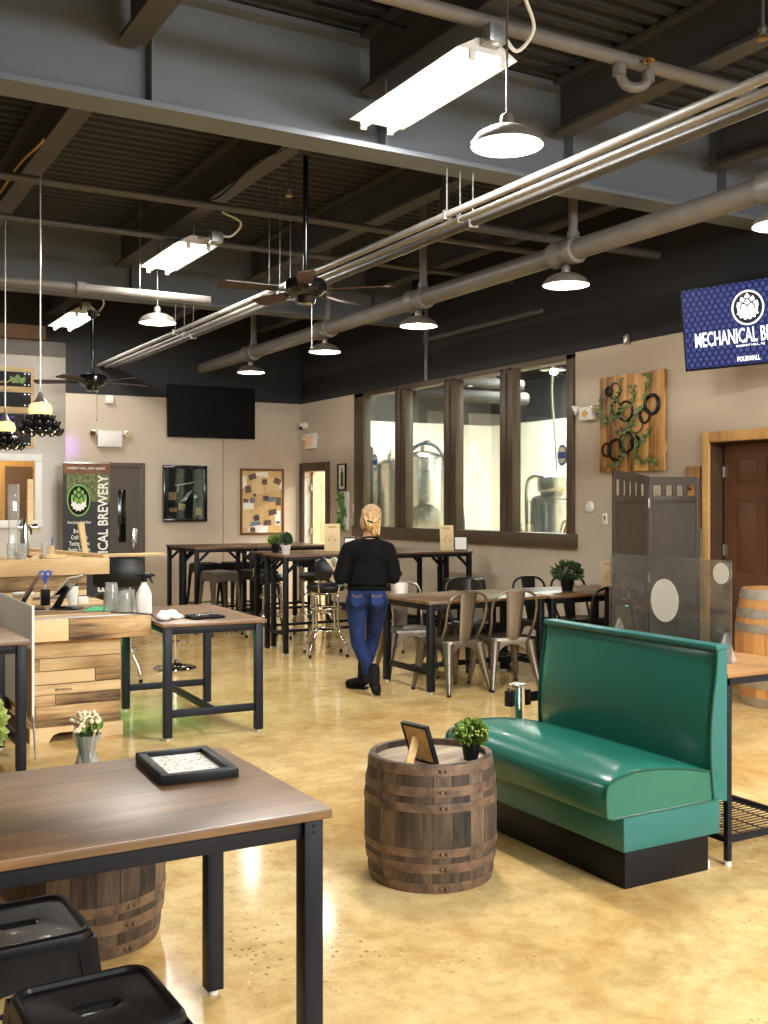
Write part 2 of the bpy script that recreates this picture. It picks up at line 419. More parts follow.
def arc(c, r, a0, a1, n, plane='xz'):
    out = []
    for i in range(n + 1):
        a = a0 + (a1 - a0) * i / n; x, y = r * math.cos(a), r * math.sin(a)
        out.append((c[0] + x, c[1], c[2] + y) if plane == 'xz' else (c[0] + x, c[1] + y, c[2]) if plane == 'xy' else (c[0], c[1] + x, c[2] + y))
    return out
def smooth_path(pts, n=6):
    """Catmull-Rom through the points"""
    P = [V(p) for p in pts]; P = [P[0] * 2 - P[1]] + P + [P[-1] * 2 - P[-2]]; out = []
    for i in range(1, len(P) - 2):
        for k in range(n):
            t = k / n; a, b, c, d = P[i - 1], P[i], P[i + 1], P[i + 2]
            out.append(.5 * ((2 * b) + (c - a) * t + (2 * a - 5 * b + 4 * c - d) * t * t + (3 * b - 3 * c + d - a) * t ** 3))
    out.append(P[-2]); return out

# ------------------------------------------------------------------ camera
F_PX, YAW = 1065., math.atan2(604., 1065.)
cam = bpy.data.cameras.new('camera'); cam_o = bpy.data.objects.new('camera', cam); COL.objects.link(cam_o)
cam_o.location = (0, 0, 1.6); cam_o.rotation_euler = (PI / 2, 0, -YAW)
cam.sensor_fit = 'VERTICAL'; cam.sensor_height = 36; cam.lens = F_PX / 1024 * 36; cam.shift_y = -9 / 1024
cam.clip_start = .05; cam.clip_end = 100
scene.camera = cam_o
# ------------------------------------------------------------------ room shell
WX, WXO, YB, ZC, ZT = 7.35, 7.52, 15.7, 4.70, 3.20
XL, YN = -4.2, -3.6
def slab(name, lo, hi, m, parent=None, bev=0): return struct(MB().box(lo, hi, bev).build(name, m, parent))
slab('floor', (XL, YN, -.12), (11.6, 16.3, 0), M['floor'])

b = MB()                                   # window wall, with its openings left free
def wall_run(b, y0, y1, z0, z1): b.box((WX, y0, z0), (WXO, y1, z1))
wall_run(b, YN, 6.04, 0, ZT); wall_run(b, 6.04, 6.96, 2.16, ZT); wall_run(b, 6.96, 8.84, 0, ZT)
wall_run(b, 8.84, 13.79, 0, 1.14); wall_run(b, 13.79, 14.76, 0, ZT); wall_run(b, 14.76, 15.58, 2.13, ZT); wall_run(b, 15.58, YB + .15, 0, ZT)
struct(b.build('wall_right', M['wall']))
slab('wall_right_upper', (WX - .012, YN, ZT), (WXO, YB + .15, 4.82), M['wall_dark'])
slab('wall_back', (2.98, YB, 0), (WX, YB + .15, ZT), M['wall'])
slab('wall_back_upper', (XL, YB - .012, ZT), (WX - .012, YB + .15, 4.82), M['wall_dark'])
slab('wall_left', (XL - .15, YN, 0), (XL, YB + .15, 4.82), M['frame_brown'])
slab('wall_near', (XL, YN - .15, 0), (WXO, YN, 4.82), M['wall_pale'])
# bar-back partition with a framed opening
b = MB()
b.box((XL, 13, 0), (1.5, 13.15, ZT + .14)); b.box((1.5, 13, 0), (2.64, 13.15, 1.38)); b.box((1.5, 13, 2.12), (2.64, 13.15, ZT + .14)); b.box((2.64, 13, 0), (2.98, 13.15, ZT + .14))
struct(b.build('wall_left_partition', M['wall_pale']))
slab('wall_left_partition_band', (XL, 12.995, ZT + .14), (2.98, 13.15, 3.52), mat('grey_band_paint', (120, 114, 108), .8, var=.04))
slab('trim_1', (XL, 12.86, 3.52), (2.72, 13.15, 3.68), wood('rustic_header', (58, 40, 24), (112, 80, 48), (1, 10, 10), 2., .7))
slab('wall_left_annex', (.6, 14.0, 0), (2.98, 14.1, 3.3), wood('pine_panelling', (176, 128, 66), (216, 170, 104), (12, 12, 1), 2., .6))
slab('wall_left_annex_side', (2.90, 13.15, 0), (2.98, 14.0, 3.3), M['pine'])
slab('door_3', (2.46, 13.93, 0), (2.78, 14.0, 2.06), M['door_brown'])
w1 = struct(MB().box((1.44, 12.95, 2.09), (2.70, 13.0, 2.18), .008).box((1.44, 12.95, 1.31), (2.70, 13.0, 1.40), .008).box((2.61, 12.95, 1.40), (2.70, 13.0, 2.09), .008).box((1.44, 12.95, 1.40), (1.53, 13.0, 2.09), .008).build('window_2', M['white']))
MB().box((1.52, 13.05, 1.38), (2.63, 13.056, 2.12)).build('pane', M['glass'], w1)
area('annex_lamp', (1.6, 13.55, 3.2), (.8, .4), 45, (1, .86, .6))
# brewery room seen through the glazing
slab('wall_brewery_far', (11.4, 7.4, 0), (11.5, 16.2, 3.02), M['brewery_white'])
slab('wall_brewery_far_upper', (11.39, 7.4, 3.02), (11.5, 16.2, 4.82), M['wall_dark'])
slab('wall_brewery_back', (WXO, 16.1, 0), (11.4, 16.2, 3.02), M['brewery_white'])
slab('wall_brewery_back_upper', (WXO, 16.09, 3.02), (11.39, 16.2, 4.82), mat('brewery_grey_paint', (74, 70, 66), .8))
slab('wall_brewery_near', (WXO, 7.3, 0), (11.4, 7.4, 4.82), M['brewery_white'])
slab('wall_brewery_inner', (WXO, 7.4, 0), (WXO + .012, 8.84, 4.7), M['brewery_white'])
slab('ceiling_brewery', (WXO, 7.3, 4.72), (11.5, 16.2, 4.82), M['deck'])
slab('wall_behind_door', (WXO + .25, 5.2, 0), (WXO + .3, 7.3, 2.6), M['wall_dark'])

# corrugated roof deck, ribs across the room
pr = []
y = YN
while y < YB + .1:
    pr += [(y, 4.70), (y + .06, 4.70), (y + .085, 4.755), (y + .125, 4.755)]; y += .15
struct(MB().loft([[(XL, a, z) for a, z in pr], [(WX, a, z) for a, z in pr]], caps=False, ring_closed=False).build('ceiling', M['deck'], smooth=0))
struct(MB().box((XL - .2, YN - .2, 4.79), (WXO, YB + .2, 4.85)).build('roof', M['wall_dark']))

# steel: two girders across the room, joists along it
def ibeam_x(b, x0, x1, y, z0, z1, fw, ft, wt):
    b.box((x0, y - fw / 2, z0), (x1, y + fw / 2, z0 + ft)); b.box((x0, y - fw / 2, z1 - ft), (x1, y + fw / 2, z1)); b.box((x0, y - wt / 2, z0 + ft), (x1, y + wt / 2, z1 - ft))
def ibeam_y(b, y0, y1, x, z0, z1, fw, ft, wt):
    b.box((x - fw / 2, y0, z0), (x + fw / 2, y1, z0 + ft)); b.box((x - fw / 2, y0, z1 - ft), (x + fw / 2, y1, z1)); b.box((x - wt / 2, y0, z0 + ft), (x + wt / 2, y1, z1 - ft))
JX = (-3.0, -1.4, .2, 1.8, 3.4, 5.0, 6.6)
for k, yb in enumerate((.4, 6.3, 12.2)):
    b = MB(); ibeam_x(b, XL, WX - .015, yb, 3.95, 4.69, .26, .035, .03)
    for x in JX: b.box((x + .12, yb - .12, 3.99), (x + .135, yb - .016, 4.6))
    struct(b.build('beam', M['beam'], smooth=0))
for x in JX:
    for y0, y1 in ((YN, .27), (.53, 6.17), (6.43, 12.07), (12.33, YB - .015)):
        b = MB(); ibeam_y(b, y0, y1, x, 4.30, 4.695, .16, .03, .02)
        struct(b.build('joist', M['joist'], smooth=0))
# baseboards
slab('baseboard_right', (WX - .015, 7.05, 0), (WX, 14.62, .11), M['wall_dark'])
slab('baseboard_back', (2.98, YB - .015, 0), (4.1, YB, .11), M['wall_dark'])

# brewery window: one brown frame, paired mullions, four panes
wn = MB(); D0, D1 = WX - .035, WXO
for y0, y1 in ((8.84, 8.95), (13.50, 13.79)): wn.box((D0, y0, 1.14), (WX + .085, y1, 3.19), .006)
wn.box((D0 - .02, 8.80, 1.12), (D1, 13.83, 1.27), .008); wn.box((D0, 8.84, 3.13), (D1, 13.79, 3.195), .006)
for y0, y1 in ((9.91, 10.16), (11.09, 11.37), (12.31, 12.60)):
    m_ = (y0 + y1) / 2
    wn.box((D0, y0, 1.2), (WX + .085, m_ - .012, 3.16), .006); wn.box((D0, m_ + .012, 1.2), (WX + .085, y1, 3.16), .006); wn.box((D0 + .03, m_ - .02, 1.2), (WX + .08, m_ + .02, 3.16))
w1 = struct(wn.build('window_1', M['frame_brown']))
for y0, y1 in ((8.94, 9.92), (10.15, 11.10), (11.36, 12.32), (12.59, 13.51)):
    MB().box((WX + .06, y0, 1.26), (WX + .066, y1, 3.14)).build('pane', M['glass'], w1)

# near right doorway: pine casing, brown six panel door
d1 = struct(MB().box((WX - .025, 6.95, 0), (WX, 7.03, 2.245), .004).box((WX - .025, 5.97, 0), (WX, 6.05, 2.245), .004).box((WX - .027, 6.05, 2.15), (WX, 6.95, 2.245), .004).build('trim_2', M['pine']))
struct(MB().box((WX, 6.94, 0), (WXO + .02, 6.97, 2.16)).box((WX, 6.03, 0), (WXO + .02, 6.06, 2.16)).box((WX, 6.03, 2.14), (WXO + .02, 6.97, 2.17)).build('trim_3', mat('door_jamb_paint', (74, 54, 40), .5)))
def panel_door(name, w, h, m, X, knob=True):
    """six panel door, local x along its width, face on -y and +y"""
    b = MB(); t = .042
    b.box((0, -t / 2 + .008, 0), (w, t / 2 - .008, h))
    st = .115; mid = w / 2
    zs = [(.2, .78), (.94, 1.62), (1.74, h - .12)]
    xs = [(st, mid - .05), (mid + .05, w - st)]
    for x0, x1 in ((0, st), (mid - .05, mid + .05), (w - st, w)): b.box((x0, -t / 2, 0), (x1, t / 2, h))
    zz = [0] + [v for p in zs for v in p] + [h]
    for i in range(0, len(zz), 2): b.box((0, -t / 2 + .0004, zz[i]), (w, t / 2 - .0004, zz[i + 1]))
    for x0, x1 in xs:
        for z0, z1 in zs: b.box((x0 + .03, -t / 2 + .001, z0 + .03), (x1 - .03, t / 2 - .001, z1 - .03), .012)
    o = struct(b.build(name, m)); o.matrix_world = X
    for z in (.25, h / 2 + .1, h - .25): MB().cyl(.008, z - .05, z + .05, 8, XF((-.006, -t / 2 - .004, 0))).box((-.035, -t / 2 - .002, z - .05), (.035, -t / 2 + .001, z + .05)).build('hinge', M['nickel'], o)
    if knob:
        MB().lathe([(.026, 0), (.026, .008), (.011, .012), (.011, .035), (.027, .045), (.03, .06), (.02, .072), (.001, .075)], 16, XF((w - .065, -t / 2, .96), (PI / 2, 0, 0))).build('handle', M['nickel'], o)
    return o
panel_door('door_1', .86, 2.12, M['door_brown'], Matrix.Translation((WXO - .01, 6.915, .012)) @ Matrix.Rotation(-PI / 2, 4, 'Z'))
# far doorway by the corner: brown casing, beige door standing ajar
struct(MB().box((WX - .03, 14.64, 0), (WX, 14.76, 2.24), .004).box((WX - .03, 15.57, 0), (WX, 15.69, 2.24), .004).box((WX - .032, 14.76, 2.11), (WX, 15.57, 2.24), .004).build('trim_4', M['frame_brown']))
struct(MB().box((WX, 14.75, 0), (WXO + .02, 14.78, 2.13)).box((WX, 15.55, 0), (WXO + .02, 15.58, 2.13)).box((WX, 14.78, 2.10), (WXO + .02, 15.55, 2.13)).build('trim_5', M['wall_pale']))
panel_door('door_2', .80, 2.08, M['door_beige'], Matrix.Translation((WXO - .05, 15.515, .01)) @ Matrix.Rotation(.02, 4, 'Z'), knob=False)
# dark door in the back wall
struct(MB().box((4.16, YB - .02, 0), (4.22, YB, 2.20), .003).box((4.71, YB - .02, 0), (4.77, YB, 2.20), .003).box((4.22, YB - .021, 2.13), (4.71, YB, 2.20), .003).build('trim_6', M['door_dark']))
d4 = struct(MB().box((3.95, YB - .012, .01), (4.70, YB, 2.13)).build('door_4', M['door_dark']))
MB().box((4.36, YB - .018, 1.02), (4.48, YB - .011, 1.80), .002).build('pane', M['black_gloss'], d4)
MB().box((4.58, YB - .022, .92), (4.65, YB - .012, 1.22), .004).tube([(4.615, YB - .02, 1.03), (4.615, YB - .07, 1.03), (4.52, YB - .07, 1.03)], .011).build('handle', M['steel'], d4)
slab('trim_7', (6.012, YB - .004, 0), (6.026, YB, 3.2), mat('wall_joint', (150, 134, 116), .8))

# ------------------------------------------------------------------ ceiling fixtures
def strip_light(x, y, label, z=4.05, L=1.25, power=66, jo=(0, 0, 0)):
    t = thing('fluorescent_light', label, 'ceiling light', (x, y, z), 0, 'fluorescent strips under the ceiling joists')
    b = MB().prism([(-.2, .0), (.2, .0), (.07, .075), (-.07, .075)], -L / 2, L / 2, Matrix(((1, 0, 0, 0), (0, 0, 1, 0), (0, 1, 0, 0), (0, 0, 0, 1))))
    b.build('housing', M['white'], t)
    for s_ in (-1, 1):
        MB().tube([(s_ * .1, -L / 2 + .02, -.022), (s_ * .1, L / 2 - .02, -.022)], .018, 10).build('tube', M['white_hot'], t)
        for y0 in (-L / 2 - .005, L / 2 - .02): MB().box((s_ * .1 - .02, y0, -.05), (s_ * .1 + .02, y0 + .025, .01), .004).build('lamp_holder', M['white'], t)
    h = MB()
    for s_ in (-1, 1): h.tube([(0, s_ * L * .4, .07), (0, s_ * L * .4, 4.30 - z)], .004, 6)
    h.build('hanger', M['galv'], t)
    jx, jy, jz = jo
    MB().box((jx - .055, jy - L / 2 - .1, jz + .03), (jx + .055, jy - L / 2 - .005, jz + .13), .004).tube([(jx, jy - L / 2 - .05, jz + .08), (0, -L / 2 + .02, .06)], .012).build('junction_box', M['galv'], t)
    MB().tube(smooth_path([(jx + .05, jy - L / 2 - .06, jz + .1), (jx + .16, jy - L / 2 - .05, jz + .03 + abs(jx)), (jx + .22, jy - L / 2 - .12, jz + .14 + abs(jx)), (jx * .3 + .1, jy * .5 - L / 2 - .2, 4.30 - z)]), .011, 6).build('cable', M['white'], t)
    area('light', (0, 0, -.045), (.36, L - .06), power, (1, .99, .965), parent=t)
    return t
strip_light(3.36, 5.40, 'bright fluorescent strip light hanging just before the big grey girder')
strip_light(3.44, 10.25, 'bright fluorescent strip light hanging behind the black ceiling fan', power=42, jo=(.09, -.18, -.06))
strip_light(3.42, 14.5, 'small far fluorescent strip light nearest the back wall', power=20)
for n, (x, y) in enumerate(((3.36, .6), (6.4, 2.4), (3.4, -2.2), (-1.4, 7.6))):
    l = area('fill_light_out_of_view', (x, y, 4.0), (.27, 1.2), 60, (1, .99, .965))  # unseen lamps added to light the foreground and bar, no fixtures built

def pendant(x, y, z, top, label, power=9):
    t = thing('pendant_lamp', label, 'pendant lamp', (x, y, z), 0, 'domed metal pendant lamps')
    R = .195
    out = [(R, 0), (R * .97, .018), (R * .82, .055), (R * .55, .085), (R * .28, .1), (.036, .104)]
    inn = [(r - .004 if r > .05 else r, zz - .004) for r, zz in reversed(out)]
    MB().lathe(out, 32, caps=False).build('shade', M['nickel'], t)
    MB().lathe(inn, 32, caps=False).build('shade_lining', M['white'], t)
    MB().lathe([(.036, .10), (.036, .15), (.026, .165), (.012, .17)], 16).build('cap', M['nickel'], t)
    MB().tube([(0, 0, .165), (0, 0, top - z)], .006 if top - z > .3 else .012, 8).build('rod', M['pipe_dark'] if top - z > .3 else M['nickel'], t)
    MB().ell((0, 0, .03), (.032, .032, .036)).build('bulb', M['bulb'], t)
    point('bulb_light', (0, 0, -.02), power, .05, (1, .94, .85), t)
    return t
for k, y in enumerate((4.75, 6.95, 9.3, 11.45, 13.75)):
    nm = ('domed pendant lamp under the thick pipe, cut off above the blue television', 'second domed pendant lamp under the thick pipe, counting from the television',
          'third domed pendant lamp under the thick pipe, counting from the television', 'fourth domed pendant lamp under the thick pipe, next after the ceiling fan',
          'fifth and farthest domed pendant lamp under the thick pipe')[k]
    pendant(5.68, y, 3.41, 3.579, nm)
pendant(3.36, 4.6, 3.5, 4.30, 'large domed pendant lamp on a long cord beside the nearest fluorescent strip', 9)
pendant(3.46, 10.94, 3.5, 4.30, 'domed pendant lamp on a cord near the far fluorescent strips', 9)

# pipes
def pipe(name, label, pts, r, m, clamps=(), group=None, n=14):
    t = tag(MB().tube(pts, r, n).build(name, m), label, 'pipe', group)
    return t
bp_ = pipe('thick_pipe', 'thick grey pipe running the length of the room over the pendant lamps', [(5.68, -1, 3.68), (5.68, YB - .012, 3.68)], .085, M['pipe'], n=20)
for y in (4.75, 6.95, 9.3, 11.45, 13.75):
    MB().lathe([(.086, -.16), (.112, -.15), (.112, -.06), (.1, -.04), (.1, .04), (.112, .06), (.112, .15), (.086, .16)], 20, XF((5.68, y, 3.68), (PI / 2, 0, 0))).build('coupling', M['pipe'], bp_)
    MB().tube([(5.68, y - .09, 3.74), (5.68, y - .09, 4.72)], .04, 14).cyl(.052, 3.75, 3.83, 14, XF((5.68, y - .09, 0))).build('riser', M['pipe'], bp_)
for k, (x, z, r, lb, mm) in enumerate(((4.07, 3.62, .026, 'upper thin conduit of the three running under the girder', 'conduit'), (4.18, 3.605, .022, 'middle thin conduit of the three running under the girder', 'conduit'), (4.29, 3.60, .034, 'lowest and thickest conduit of the three running under the girder', 'pipe_dark'))):
    c = pipe('conduit', lb, [(x, -1, z), (x, YB - .012, z)], r, M[mm], group='conduits running side by side under the girder')
    for y, zt in ((2.0, 4.69), (6.28, 3.95), (9.4, 4.69), (12.18, 3.95)):
        MB().tube([(x, y, z + r * .9), (x, y, zt)], .005, 6).box((x - r - .006, y - .012, z - r - .006), (x + r + .006, y + .012, z + r + .006), .004).build('hanger', M['galv'], c)
p_ = pipe('sprinkler_pipe', 'grey sprinkler pipe with a bent drain valve beside the big domed lamp', [(XL, 4.81, 4.24), (WX - .012, 4.81, 4.24)], .042, M['pipe'])
MB().tube(smooth_path([(4.32, 4.81, 4.22), (4.34, 4.79, 4.10), (4.40, 4.76, 4.06), (4.47, 4.73, 4.09), (4.49, 4.73, 4.17)]), .03, 12).cyl(.04, -.03, .03, 14, XF((4.325, 4.80, 4.16))).cyl(.04, -.03, .03, 14, XF((4.485, 4.73, 4.13))).build('drain_elbow', M['pipe'], p_)
MB().tube(arc((4.49, 4.73, 4.23), .03, 0, 2 * PI, 12, 'xy')[:-1], .008, 6, closed=True).tube([(4.49, 4.73, 4.16), (4.49, 4.73, 4.24)], .01).build('valve_wheel', M['brass'], p_)
pipe('sprinkler_pipe', 'thin grey pipe crossing the room just beyond the girder', [(XL, 8.7, 4.16), (WX - .012, 8.7, 4.16)], .034, M['pipe_dark'])
pipe('sprinkler_pipe', 'thin dark pipe crossing above the two far fluorescent strips', [(XL, 9.95, 4.16), (WX - .012, 9.95, 4.16)], .03, M['pipe_dark'])
p_ = pipe('water_pipe', 'pale grey cross pipe meeting the three conduits left of the ceiling fan', [(XL, 10.7, 3.74), (3.95, 10.7, 3.74)], .045, M['pipe'])
MB().lathe([(.05, -.05), (.062, -.045), (.062, .045), (.05, .05)], 16, XF((2.6, 10.7, 3.74), (0, PI / 2, 0))).build('fitting', M['pipe'], p_)
for x in (1.2, 3.2): MB().tube([(x, 10.7, 3.78), (x, 10.7, 4.69)], .006).build('hanger', M['galv'], p_)
p_ = pipe('branch_pipe', 'dark elbowed branch pipe behind the thick pipe, ending at the window wall', smooth_path([(4.9, 7.6, 4.25), (4.9, 7.6, 4.05), (4.97, 7.6, 3.98), (5.1, 7.6, 3.98)], 5) + [V((WX - .012, 7.6, 3.98))], .042, M['pipe_dark'])
MB().tube([(4.9, 7.6, 4.2), (4.9, 7.6, 4.74)], .025).build('riser', M['pipe_dark'], p_)
p_ = pipe('drop_pipe', 'small dark drop pipe hanging beside the upper window wall', [(6.95, 11.2, 4.72), (6.95, 11.2, 3.12)], .024, M['pipe_dark'])
MB().tube([(6.95, 11.2, 3.62), (6.95, 8.9, 3.62)], .026, 10).cyl(.034, 3.56, 3.68, 12, XF((6.95, 11.2, 0))).build('branch', M['pipe_dark'], p_)
# sprinkler heads and loose cables along the joists
for (x, y, lb) in ((3.62, 7.95, 'small upright sprinkler head hanging near the fan rod'), (4.62, 4.0, 'small sprinkler head between the nearest conduits and the wall')):
    t = thing('fire_sprinkler', lb, 'sprinkler', (x, y, 4.16))
    MB().tube([(0, 0, .56), (0, 0, .02)], .012, 8).lathe([(.02, .02), (.026, 0), (.012, -.03)], 12).build('nozzle', M['pipe_dark'], t)
    MB().lathe([(.001, -.05), (.03, -.052), (.03, -.056), (.001, -.058)], 14).tube([(.014, 0, -.02), (.02, 0, -.05)], .004, 6).tube([(-.014, 0, -.02), (-.02, 0, -.05)], .004, 6).build('deflector', M['brass'], t)
tag(MB().tube(smooth_path([(2.9, 5.95, 4.70), (3.4, 5.7, 4.56), (4.3, 5.75, 4.50), (4.9, 5.6, 4.69)]), .008, 6).build('cable', M['black']), 'loose dark cable looping under the roof deck above the girder', 'cable')
tag(MB().tube(smooth_path([(1.72, 11.2, 4.5), (1.70, 10.2, 4.36), (1.71, 9.1, 4.38), (1.70, 8.28, 4.30), (1.71, 8.15, 4.31)]), .01, 6).build('cable', M['pine']), 'thin pale cable running along a joist to the pendant lamp cord', 'cable')
tag(MB().tube(smooth_path([(3.30, 6.5, 4.34), (3.28, 7.2, 4.24), (3.30, 7.9, 4.31), (3.27, 8.6, 4.22), (3.29, 9.3, 4.33)]), .009, 6).build('cable', M['black']), 'drooping cable along the joist that carries the ceiling fan', 'cable')

# ceiling fans
def fan(x, y, z, top, label, a0, motor=.16, R=.66):
    t = thing('ceiling_fan', label, 'ceiling fan', (x, y, z), 0, 'black ceiling fans')
    MB().tube([(0, 0, .06), (0, 0, top - z - .05)], .02, 12).lathe([(.07, top - z), (.06, top - z - .05), (.022, top - z - .09)], 18).build('rod', M['black_gloss'], t)
    MB().lathe([(.03, .1), (motor * .9, .075), (motor, .05), (motor, 0), (motor * .8, -.035), (motor * .5, -.05), (motor * .42, -.1), (.001, -.105)], 28).build('motor', M['black_gloss'], t)
    for k in range(5):
        a = a0 + k * 2 * PI / 5; X = Matrix.Rotation(a, 4, 'Z') @ Matrix.Rotation(.2, 4, 'X')
        bl = MB().prism([(.22, -.05), (R - .03, -.07), (R, -.05), (R, .05), (R - .03, .07), (.22, .05)], -.004, .004, X).build('blade', wood('fan_blade', (38, 24, 16), (70, 42, 26), (1, 9, 9), 2., .4) if k == 0 and 'fan_blade' not in bpy.data.materials else bpy.data.materials['fan_blade'], t, smooth=0)
        MB().bar((.1, 0, -.01), (.26, 0, -.005), .03, .008).build('blade_iron', M['black'], bl).matrix_local = X
    MB().tube([(.05, 0, -.1), (.05, 0, -.42)], .003, 5).ell((.05, 0, -.43), .012).build('pull_chain', M['nickel'], t)
fan(3.44, 7.26, 3.2, 4.30, 'black ceiling fan on a long rod in front of the three conduits', .5)
fan(3.1, 12.2, 2.98, 3.79, 'small distant ceiling fan near the dark back wall', .15)

# stained glass pendants over the bar
def glass_pendant(x, y, z, label, top=4.30):
    t = thing('pendant_light', label, 'pendant lamp', (x, y, z), 0, 'amber and black glass pendants over the bar')
    MB().tube([(0, 0, .36), (0, 0, top - z)], .006, 6).build('cord', M['nickel'], t)
    MB().lathe([(.005, .38), (.012, .34), (.03, .28), (.055, .255), (.055, .25)], 14).build('cap', M['nickel'], t)
    MB().lathe([(.04, .255), (.075, .24), (.09, .2), (.085, .165), (.075, .15)], 20, caps=False).build('amber_band', M['amber'], t)
    b = MB().lathe([(.08, .16), (.11, .12), (.145, .06), (.155, .03), (.15, .03), (.14, .06), (.105, .118), (.078, .155)], 24, caps=False)
    for k in range(12):
        a = k * PI / 6
        for rr, zz, s_ in ((.10, .13, .030), (.132, .082, .034), (.156, .025, .036)):
            b.ell((rr * math.cos(a + zz * 9), rr * math.sin(a + zz * 9), zz), (s_, s_ * .9, s_ * .4), n=10, m=6, rot=(0, -1.0, a + zz * 9))
    b.build('shade', M['black_gloss'], t)
    MB().ell((0, 0, .16), .035).build('bulb', M['bulb'], t)
    point('bulb_light', (0, 0, .06), 3, .04, (1, .8, .5), t)
glass_pendant(1.74, 8.42, 2.12, 'amber and black stained glass pendant hanging from the joist over the bar')
glass_pendant(1.76, 10.0, 2.08, 'second amber and black glass pendant, cut by the photo edge before the menu boards')

# lamps in the brewery
for (x, y, lb) in ((10.3, 13.0, 'fluorescent strip light inside the brewery, above the white wall'), (9.95, 10.2, 'fluorescent strip light inside the brewery over the small vessel'), (9.2, 14.6, 'fluorescent strip light inside the brewery over the two tall tanks')):
    t = thing('fluorescent_light', lb, 'ceiling light', (x, y, 3.85), 0, 'fluorescent strips in the brewery')
    MB().box((-.1, -.62, 0), (.1, .62, .07), .01).build('housing', M['white'], t)
    for s_ in (-1, 1): MB().tube([(s_ * .05, -.6, -.02), (s_ * .05, .6, -.02)], .018, 8).build('tube', M['white_hot'], t)
    MB().tube([(0, -.4, .06), (0, -.4, .88)], .005).tube([(0, .4, .06), (0, .4, .88)], .005).build('hanger', M['galv'], t)
    area('light', (0, 0, -.05), (.2, 1.2), 80 if y > 14 else 240, (1, .97, .9), parent=t)
# ------------------------------------------------------------------ green booth
def booth():
    t = thing('booth_bench', 'green vinyl booth bench with a tall back and black plinth, beside the small barrel', 'bench', (3.02, 3.33, 0))
    L = 1.20
    MB().box((.02, .01, 0), (.50, L - .01, .155), .004).build('plinth', M['black'], t)
    MB().box((.005, 0, .155), (.56, L, .31), .006).build('base', M['green_base'], t)
    # seat cushion: crowned section, rounded nose, swept along y and pulled in at both ends
    def sec(e):
        """front-to-back outline at end factor e (1 in the middle, 0 at the end faces)"""
        h = .018 * e
        pts = [(.53, .305), (.02, .305), (-.06, .305), (-.085, .311), (-.092, .33), (-.094 - h * .4, .38), (-.091 - h * .3, .425), (-.078, .449 + h * .2), (-.04, .466 + h * .6), (.06, .484 + h * 1.0), (.2, .482 + h * 1.2), (.36, .462 + h * 1.), (.53, .425 + h * .6)]
        return pts
    ys = [0, .006, .03, .09, .2, .4, .6, .8, 1.0, 1.11, 1.17, 1.194, 1.2]
    rings = []
    for y in ys:
        u = min(y, L - y); e = min(1, (u / .25)) ** .5 if u > 0 else 0
        k = 0 if u > .02 else .006 * (1 - u / .02)
        rings.append([(x + (k if x < .2 else 0), y, z - (k if z > .4 else 0)) for x, z in sec(e)])
    MB().loft(rings).build('seat_cushion', M['green'], t, 40)
    # back: side profile from the photo, thin padded front face
    def fx(z):      # x of the padded face over height
        u = (z - .31) / .63
        return .512 - .022 * math.sin(min(1, u * 1.15) * PI) + .022 * u ** 2
    zs = [.31, .36, .45, .55, .65, .75, .84, .90, .93, .945]
    prof = [(fx(z), z) for z in zs]
    body = [(.60, .29), (.60, .955), (.545, .955)] + [(x + .012, z) for x, z in reversed(prof)]
    MB().loft([[(x, y, z) for x, z in body] for y in (-.003, L + .003)]).build('back_frame', M['green_base'], t, 40)
    rings = []
    for y in ys:
        u = min(y, L - y); e = min(1, u / .12) ** .5 if u > 0 else 0
        rings.append([(x + .013 - .022 * e * math.sin(min(1, (z - .29) / .66) * PI) ** .5 if .32 < z < .944 else x + .013, y, z) for x, z in prof] + [(.585, y, .95), (.585, y, .31)])
    MB().loft(rings).build('back_cushion', M['green'], t, 40)
    MB().box((.532, -.006, .9551), (.606, L + .006, .978), .006).build('top_cap', M['green_base'], t)
    pp = MB()
    for y in (0.0, L):
        pp.tube(smooth_path([(x + .006, y + (-.003 if y == 0 else .003), z) for x, z in prof], 3), .0055, 6)
        s0 = sec(0); pp.tube(smooth_path([(x + .004, y, z) for x, z in s0[2:]], 3) + [V((.53, y, .305)), V((-.06, y, .303))], .005, 6)
    pp.tube([(.543, 0, .951), (.543, L, .951)], .006, 6)
    pp.build('piping', M['piping'], t)
    for y in (.05, L - .05): MB().cyl(.018, 0, .03, 12, XF((.525, y, 0))).build('glide', M['plastic_white'], t)
    return t
booth()

